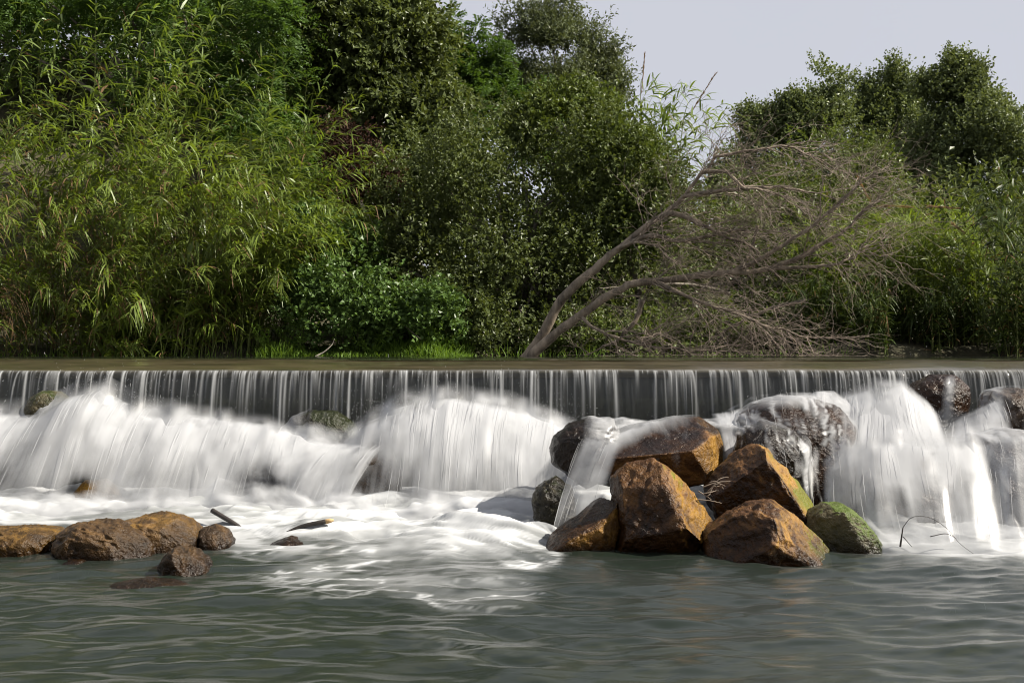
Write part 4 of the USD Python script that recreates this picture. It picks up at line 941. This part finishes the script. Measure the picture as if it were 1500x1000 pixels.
# --- giant reeds
def cane_clump(label, bases, heights, lean, arch, leaf, mats, seed, group=None, nleaf=26, dry=0.2, droop=(0.25, 0.7), t0=0.15, plumes=0, stemr=0.009, big=90, cat='reeds', name='giant_reed'):
    """Canes that rise, arch over in the lean direction and carry two ranks of long blades."""
    r = np.random.default_rng(seed)
    bases = np.asarray(bases, float)
    c = bases.mean(0)
    c[2] = bases[:, 2].min()
    t = thing(name, label, cat, group, loc=c)
    k = 14
    P, D, L, W, DR, isdry, stems, tops = [], [], [], [], [], [], [], []
    for b in bases:
        h = r.uniform(*heights)
        az = math.atan2(lean[1], lean[0]) + r.normal(0, 0.45)
        dirh = np.array([math.cos(az), math.sin(az), 0])
        th = r.uniform(0.02, 0.2) + r.uniform(*arch) * np.linspace(0, 1, k) ** 1.5
        seg = h / (k - 1)
        step = (np.sin(th)[:, None] * dirh + np.cos(th)[:, None] * np.array([0, 0, 1.0])) * seg
        s = np.vstack([b, b + np.cumsum(step, 0)[:-1]])
        stems.append(tube(s, np.linspace(stemr, stemr * 0.25, k), 4, cap=False))
        tops.append((s[-1], step[-1] / seg))
        tt = np.sort(t0 + (1 - t0) * r.uniform(0, 1, nleaf) ** 0.62)
        j = np.clip(tt * (k - 1), 0, k - 1.001)
        i = j.astype(int)
        pos = s[i] + (s[np.minimum(i + 1, k - 1)] - s[i]) * (j - i)[:, None]
        tan = unit(step[i])
        side = unit(np.cross(tan, unit(r.normal(size=3))))
        sg = np.where(np.arange(nleaf) % 2, 1, -1)[:, None]
        P.append(pos)
        D.append(unit(tan * r.uniform(0.5, 1.0, nleaf)[:, None] + side * sg * 0.75 + 0.25 * r.normal(size=(nleaf, 3))))
        L.append(leaf[0] * r.uniform(0.55, 1.2, nleaf) * (1.1 - 0.45 * tt ** 3))
        W.append(leaf[1] * r.uniform(0.7, 1.2, nleaf) * (1.1 - 0.5 * tt))
        DR.append(r.uniform(*droop, nleaf))
        isdry.append(r.uniform(0, 1, nleaf) < dry * (1.6 - 1.3 * tt))
    P, D, L, W, DR, isdry = map(np.concatenate, (P, D, L, W, DR, isdry))
    for st in stems:
        obj('stem', st, M['cane_stem'], t)
    front = np.argsort(P[:, 1] - 1.5 * r.uniform(size=len(P)))[:big]
    single = np.zeros(len(P), bool)
    single[front] = True
    for i in front:
        obj('dry_leaf' if isdry[i] else 'leaf', ribbons(P[i:i + 1], D[i:i + 1], L[i:i + 1], W[i:i + 1], DR[i:i + 1], r), M['cane_dry'] if isdry[i] else M[mats], t, smooth=False)
    g = ~isdry & ~single
    isdry = isdry & ~single
    obj('leaf', ribbons(P[g], D[g], L[g], W[g], DR[g], r), M[mats], t, smooth=False, kind='stuff')
    if isdry.any():
        obj('dry_leaf', ribbons(P[isdry], D[isdry], L[isdry] * 0.85, W[isdry] * 0.7, DR[isdry] + 0.35, r), M['cane_dry'], t, smooth=False, kind='stuff')
    for i in r.choice(len(tops), plumes, replace=False) if plumes else []:
        p0, d0 = tops[i]
        m = 90
        s = r.uniform(0, 1, m)
        pp = p0 + d0 * (s * 0.5)[:, None]
        dd = unit(d0 + 0.13 * r.normal(size=(m, 3)))
        obj('plume', leaves(pp, dd, 0.14, 0.009, r), M['plume'], t, smooth=False)
    return t


def patch(n, px0, px1, d0, d1, r):
    k = max(4, n // 9)
    cd, cx, pick = r.uniform(d0, d1, k), np.linspace(px0, px1, k) + r.normal(0, 12, k), r.integers(0, k, n)
    d = np.clip(cd[pick] + r.normal(0, 0.16, n), d0 - 0.2, d1 + 0.3)
    px = cx[pick] + r.normal(0, 13, n)
    x = (px - 750) / FPX * d
    return np.stack([x, d, height(x, d) - 0.05], 1)


CANE = 'giant reeds on the left bank'
cane_clump('tall bright upright reeds at the top left corner', patch(64, -160, 200, 19.5, 22, rr), (4.6, 6.6), (0.6, -0.4), (0.3, 0.9), (0.58, 0.060), 'cane_blue', 601, CANE, nleaf=36, dry=0.12)
cane_clump('upright blue green reeds standing in front of the feathery tree', patch(26, 230, 430, 20.3, 21.5, rr), (3.4, 5.2), (0.3, -0.5), (0.2, 0.7), (0.6, 0.046), 'cane_blue', 602, CANE, nleaf=24, dry=0.05, t0=0.35)
cane_clump('high arching canes of the upper left bank', patch(80, -150, 230, 18.6, 20.2, rr), (3.8, 5.4), (1.0, -0.4), (0.9, 2.2), (0.38, 0.044), 'cane', 603, CANE, nleaf=52, droop=(0.1, 0.5))
cane_clump('middle arching canes spilling right over the shaded hollow', patch(80, 130, 370, 18.4, 19.8, rr), (3.2, 4.9), (1.0, -0.4), (1.0, 2.3), (0.34, 0.040), 'cane', 604, CANE, nleaf=52, droop=(0.1, 0.5))
cane_clump('low drooping canes at the left edge with many dry brown leaves', patch(150, -160, 130, 17.3, 18.7, rr), (0.8, 3.8), (0.9, -0.6), (1.0, 2.5), (0.30, 0.034), 'cane', 605, CANE, nleaf=54, dry=0.40, droop=(0.1, 0.7), t0=0.06)
cane_clump('low drooping canes hanging to the water in the middle of the left bank', patch(160, 110, 300, 17.3, 18.6, rr), (0.8, 3.7), (0.9, -0.6), (1.0, 2.5), (0.30, 0.034), 'cane', 606, CANE, nleaf=54, dry=0.25, droop=(0.1, 0.7), t0=0.06)
cane_clump('right hand drooping canes ending above the grassy strip', patch(120, 280, 410, 17.3, 18.8, rr), (0.8, 3.7), (0.9, -0.7), (0.9, 2.2), (0.30, 0.034), 'cane', 607, CANE, nleaf=54, dry=0.12, droop=(0.1, 0.7), t0=0.06)
cane_clump('reeds rising behind the centre shrub with feathery tips against the sky', patch(70, 770, 925, 21.2, 22.6, rr), (3.5, 5.0), (0.9, -0.2), (0.3, 1.2), (0.55, 0.060), 'cane_blue', 608, nleaf=42, dry=0.05, t0=0.3)
cane_clump('sunlit yellow green reeds on the right bank behind the fallen tree', patch(210, 1215, 1500, 18.4, 21.0, rr), (1.6, 2.6), (-0.5, -0.4), (0.4, 1.2), (0.32, 0.034), 'cane', 609, nleaf=44, dry=0.06, plumes=4, droop=(0.05, 0.5))
cane_clump('low reeds with shade painted into their leaves along the water at the right', patch(150, 1190, 1560, 17.3, 18.4, rr), (0.5, 1.4), (-0.6, -0.6), (0.5, 1.6), (0.32, 0.034), 'cane_shade', 610, nleaf=36, dry=0.1, t0=0.05)
cane_clump('tall dark reeds at the right edge leaning in', patch(60, 1500, 1680, 16.6, 18.0, rr), (1.8, 3.2), (-0.9, -0.3), (0.5, 1.5), (0.40, 0.040), 'cane_shade', 611, nleaf=40, dry=0.1, plumes=2, t0=0.08)
# single flower spikes against the sky
for (a, b, d, lab) in (((945, 75), (938, 160), 23, 'lone upright reed plume standing against the sky at the centre'), ((1050, 105), (1000, 185), 22, 'thin slanting reed plume against the sky right of the centre shrub')):
    r2 = np.random.default_rng(a[0])
    p0, p1 = at(*b, d), at(*a, d)
    foot = np.array([p0[0] - 0.3 * (p1 - p0)[0], p0[1], 1.7])
    t = thing('reed_plume', lab, 'reed', loc=foot)
    obj('stem', tube(spline([foot, p0, p0 + (p1 - p0) * 0.6], 12), np.linspace(0.010, 0.005, 12), 6), M['cane_stem'], t)
    s = r2.uniform(0, 1, 140)
    obj('plume', leaves(p0 + (p1 - p0) * (0.25 + 0.7 * s)[:, None], unit((p1 - p0) + 0.12 * r2.normal(size=(140, 3)) * np.linalg.norm(p1 - p0)), 0.10, 0.012, r2), M['plume'], t, smooth=False)

# grassy strip
r2 = np.random.default_rng(31)
n = 5200
px = np.where(r2.uniform(size=n) < 0.86, r2.uniform(375, 690, n), r2.uniform(-60, 1250, n))
d = r2.uniform(16.9, 17.9, n)
x = (px - 750) / FPX * d
P = np.stack([x, d, np.maximum(height(x, d), 1.38) - 0.02], 1)
tall = meshkit.fbm(np.stack([x * 1.7, d, 0 * x], -1), 3, 8)
D = unit(np.array([0, 0, 1.0]) + 0.35 * r2.normal(size=(n, 3)))
g = obj('grass', ribbons(P, D, (0.10 + 0.42 * tall ** 2 * r2.uniform(0.4, 1.6, n)), 0.012, 0.25, r2, segs=3), M['weed'], smooth=False, kind='stuff')
tag(g, 'bright yellow green grass and weeds along the edge of the pond', 'grass')
for i, (px0, d0, h, lab) in enumerate([(440, 17.3, 0.75, 'tallest weed at the left end of the grassy strip'), (398, 17.1, 0.5, 'leafy weed where the grassy strip meets the canes'), (640, 17.2, 0.6, 'leafy weed at the right end of the grassy strip'), (545, 17.2, 0.6, 'yellowing weed in the middle of the grassy strip')]):
    x0 = (px0 - 750) / FPX * d0
    root = np.array([x0, d0, max(float(height(np.array([x0]), np.array([d0]))[0]), 1.38)])
    t = thing('weed', lab, 'weed', loc=root)
    for s in range(7):
        e = root + np.array([r2.normal(0, 0.22), r2.normal(0, 0.1), h * r2.uniform(0.6, 1.0)])
        sp = spline([root + [r2.normal(0, .05), 0, 0], (root + e) / 2 + r2.normal(0, .02, 3), e], 8)
        obj('stem', tube(sp, np.linspace(0.004, 0.002, 8), 4, False), M['weed'], t)
        m = 40
        q_ = r2.uniform(0.1, 1, m)
        j = q_ * 6.99
        pp = sp[j.astype(int)] + (sp[j.astype(int) + 1] - sp[j.astype(int)]) * (j % 1)[:, None]
        obj('leaf', leaves(pp, unit(r2.normal(size=(m, 3)) + [0, 0, 0.4]), 0.06, 0.02, r2), M['weed'], t, smooth=False, kind='stuff')

# ------------------------------------------------------------------ fallen dead tree
dead = thing('fallen_tree', 'bare grey fallen tree with two leaning trunks and a tangle of twigs', 'tree', loc=at(772, 522, 16.6))
r2 = np.random.default_rng(5)
mains = []


def branch(name, pts, r0, r1, n=24, sides=9, keep=True):
    p = spline([at(*q) for q in pts], n)
    p += 0.018 * r2.normal(size=p.shape) * np.linspace(0, 1, n)[:, None]
    rad = np.linspace(r0, r1, n) * (1 + 0.06 * r2.normal(size=n))
    obj(name, tube(p, rad, sides), M['dead_bark'], dead)
    if keep:
        mains.append((p, rad))


branch('trunk', [(768, 528, 16.6), (795, 490, 16.5), (822, 440, 16.4), (870, 395, 16.3), (905, 365, 16.2), (960, 322, 16.1), (1000, 290, 16.0), (1030, 250, 16.0), (1052, 222, 16.0)], 0.084, 0.015, 40, 12)
branch('trunk', [(772, 526, 16.55), (812, 490, 16.3), (850, 462, 16.1), (910, 422, 15.9), (960, 412, 15.8), (1050, 402, 15.7), (1130, 393, 15.6), (1200, 360, 15.5), (1245, 330, 15.5), (1290, 285, 15.5)], 0.076, 0.016, 40, 12)
for pts, r0 in [
    ([(905, 365, 16.2), (950, 345, 16), (990, 352, 15.9), (1040, 345, 15.8), (1100, 335, 15.8), (1160, 345, 15.8)], 0.04),
    ([(960, 322, 16.1), (985, 312, 15.9), (1020, 325, 15.8), (1060, 345, 15.7), (1100, 362, 15.6), (1130, 385, 15.6)], 0.045),
    ([(1000, 288, 16), (1050, 280, 15.8), (1110, 273, 15.7), (1170, 278, 15.7), (1220, 290, 15.6)], 0.035),
    ([(1030, 252, 16), (1065, 252, 15.8), (1090, 275, 15.6), (1130, 280, 15.6), (1180, 310, 15.6)], 0.03),
    ([(1045, 230, 16), (1100, 220, 15.9), (1160, 215, 15.9), (1210, 240, 15.9)], 0.024),
    ([(905, 365, 16.2), (930, 355, 15.9), (970, 360, 15.7), (1000, 358, 15.6)], 0.025),
    ([(960, 412, 15.8), (1020, 440, 15.4), (1080, 460, 15.2), (1150, 485, 15.1), (1200, 500, 15)], 0.035),
    ([(1070, 400, 15.7), (1130, 370, 15.4), (1190, 330, 15.3), (1240, 290, 15.3), (1265, 255, 15.3)], 0.035),
    ([(1130, 393, 15.6), (1200, 390, 15.4), (1240, 382, 15.3), (1275, 360, 15.3)], 0.03),
    ([(850, 462, 16.1), (870, 480, 15.8), (920, 500, 15.6), (980, 510, 15.4), (1060, 515, 15.3)], 0.03),
    ([(940, 440, 16.3), (930, 470, 16.2), (900, 500, 16.2), (860, 518, 16.2)], 0.045),
    ([(1110, 330, 15.8), (1100, 365, 15.8), (1085, 400, 15.7)], 0.025),
    ([(1180, 440, 15.4), (1120, 455, 15.5), (1070, 480, 15.6), (1030, 505, 15.6)], 0.028)]:
    branch('branch', pts, r0, 0.007, 20, 7)


def twigs_from(parents, count, length, rad, spread, sag, r):
    """(points (n, 7, 3), radii) of twigs that leave the parents and curve away, mostly downstream and to the right."""
    wts = np.array([np.linalg.norm(np.diff(p, axis=0), axis=1).sum() for p, _ in parents])
    idx = r.choice(len(parents), count, p=wts / wts.sum())
    P0, T0, R0 = [], [], []
    for i in idx:
        p, rd = parents[i]
        j = r.uniform(0.22, 0.98) * (len(p) - 1.01)
        a = int(j)
        P0.append(p[a] + (p[a + 1] - p[a]) * (j - a))
        T0.append(p[a + 1] - p[a])
        R0.append(rd[a])
    P0, T0, R0 = np.array(P0), unit(np.array(T0)), np.array(R0)
    d = unit(T0 + spread * r.normal(size=(count, 3)) + np.array([0.2, -0.12, 0.05]))
    ln = length * r.uniform(0.4, 1.4, count)
    k = 7
    t = np.linspace(0, 1, k)
    bend = unit(r.normal(size=(count, 3)) + [0.3, 0, 0]) * r.uniform(0.1, 0.4, count)[:, None]
    pts = P0[:, None] + (d[:, None] * t[None, :, None] + bend[:, None] * (t ** 2)[None, :, None]) * ln[:, None, None]
    pts[..., 2] -= (sag * ln * r.uniform(-0.5, 1.2, count))[:, None] * t ** 2
    pts += 0.02 * ln[:, None, None] * r.normal(size=pts.shape) * (t > 0)[None, :, None]
    pts[..., 2] = np.maximum(pts[..., 2], 1.42)
    rr_ = np.minimum(rad * r.uniform(0.7, 1.3, count), R0 * 0.9)[:, None] * np.linspace(1, 0.3, k)
    return pts, rr_


tw1, rw1 = twigs_from([m for m in mains[1:]] + [(mains[0][0][18:], mains[0][1][18:])], 230, 0.72, 0.0080, 0.6, 0.15, r2)
tw2, rw2 = twigs_from([(a, b) for a, b in zip(tw1, rw1)], 1500, 0.50, 0.0046, 0.85, 0.1, r2)
tw3, rw3 = twigs_from([(a, b) for a, b in zip(tw2, rw2)], 3300, 0.30, 0.0036, 0.95, 0.05, r2)
order = np.argsort(-np.linalg.norm(tw1[:, -1] - tw1[:, 0], axis=1))
for i in order[:150]:
    obj('twig', tube(tw1[i], rw1[i], 5), M['dead_twig'], dead)
obj('twig', join([tube(a, b, 3, False) for a, b in zip(np.vstack([tw1[order[150:]], tw2, tw3]), np.vstack([rw1[order[150:]], rw2, rw3]))]), M['dead_twig'], dead, kind='stuff')

# ------------------------------------------------------------------ small things: sticks and twigs
M['black_stick'] = bark_mat('black_stick', (0.010, 0.008, 0.007), (0.035, 0.028, 0.022), 10, 0.3, 0.5)
M['cut_wood'] = bark_mat('cut_wood', (0.30, 0.19, 0.08), (0.48, 0.33, 0.17), 12, 0.2)


def stick(label, pts, r0, r1, m, end=None):
    p = spline([at(*q) for q in pts], 14)
    t = thing('driftwood_stick', label, 'stick', loc=p[0])
    obj('shaft', tube(p, np.linspace(r0, r1, 14), 9), M[m], t)
    if end:
        dv = unit(p[-1] - p[-2])
        obj('broken_end', tube([p[-1] - dv * 0.002, p[-1] + dv * 0.035, p[-1] + dv * 0.06], [r1 * 1.05, r1 * 0.95, r1 * 0.5], 7), M[end], t)


stick('short black stick poking out of the white foam at left centre', [(311, 747, 9.6), (328, 757, 9.55), (346, 768, 9.5), (362, 780, 9.45)], 0.022, 0.018, 'black_stick')
stick('brown stick with a tan broken end lying in the foam', [(405, 788, 9.1), (440, 771, 9.1), (478, 763, 9.1)], 0.012, 0.02, 'black_stick', 'cut_wood')
stick('pale dry stalk lying in the grassy strip', [(462, 522, 16.9), (475, 515, 16.9), (486, 505, 16.9), (490, 496, 16.9)], 0.012, 0.005, 'pale_bark')
stick('pale broken branch in the dark hollow left of the centre shrub', [(528, 295, 19.2), (535, 310, 19.2), (543, 322, 19.2), (546, 340, 19.2)], 0.035, 0.02, 'pale_bark')
tw = thing('twig_snag', 'thin black branched twig caught in the foam at the foot of the right fall', 'twig', loc=at(1320, 790, 8.4))
for pts, ra in [([(1318, 800, 8.4), (1322, 772, 8.4)], .008), ([(1322, 772, 8.4), (1335, 757, 8.4), (1360, 757, 8.4), (1385, 772, 8.35), (1405, 795, 8.3), (1425, 810, 8.3)], .003), ([(1362, 785, 8.35), (1385, 781, 8.35), (1400, 788, 8.35)], .004), ([(1322, 785, 8.4), (1335, 800, 8.4)], .004)]:
    obj('stem', tube(spline([at(*q_) for q_ in pts], 14), np.linspace(ra, ra * 0.5, 14), 6), M['black_stick'], tw)
tw = thing('dry_brush', 'clump of dry brown twigs hanging at the left edge above the pond', 'brush', loc=at(-10, 430, 17.0))
for i in range(46):
    a = at(r2.uniform(-60, 15), r2.uniform(415, 470), 16.95 + r2.uniform(-0.2, 0.2))
    e = a + np.array([r2.uniform(0.05, 0.5), r2.normal(0, 0.1), r2.uniform(-0.75, -0.2)])
    obj('stem', tube(spline([a, (a + e) / 2 + np.array([0.06, 0, 0.12]), e], 7), np.linspace(0.006, 0.002, 7), 4, False), M['cane_dry'], tw)
tw = thing('twig_snag', 'dry twigs wedged in the gap between the slab and the right boulder', 'twig', loc=at(1045, 730, 8.7))
for i in range(9):
    a = (r2.uniform(1015, 1045), r2.uniform(700, 735), 8.6)
    b = (a[0] + r2.uniform(10, 40), a[1] + r2.uniform(-25, 15), 8.65)
    obj('stem', tube(spline([at(*a), at((a[0] + b[0]) / 2, (a[1] + b[1]) / 2 + r2.normal(0, 4), 8.6), at(*b)], 7), np.linspace(0.005, 0.002, 7), 5), M['dead_twig'], tw)
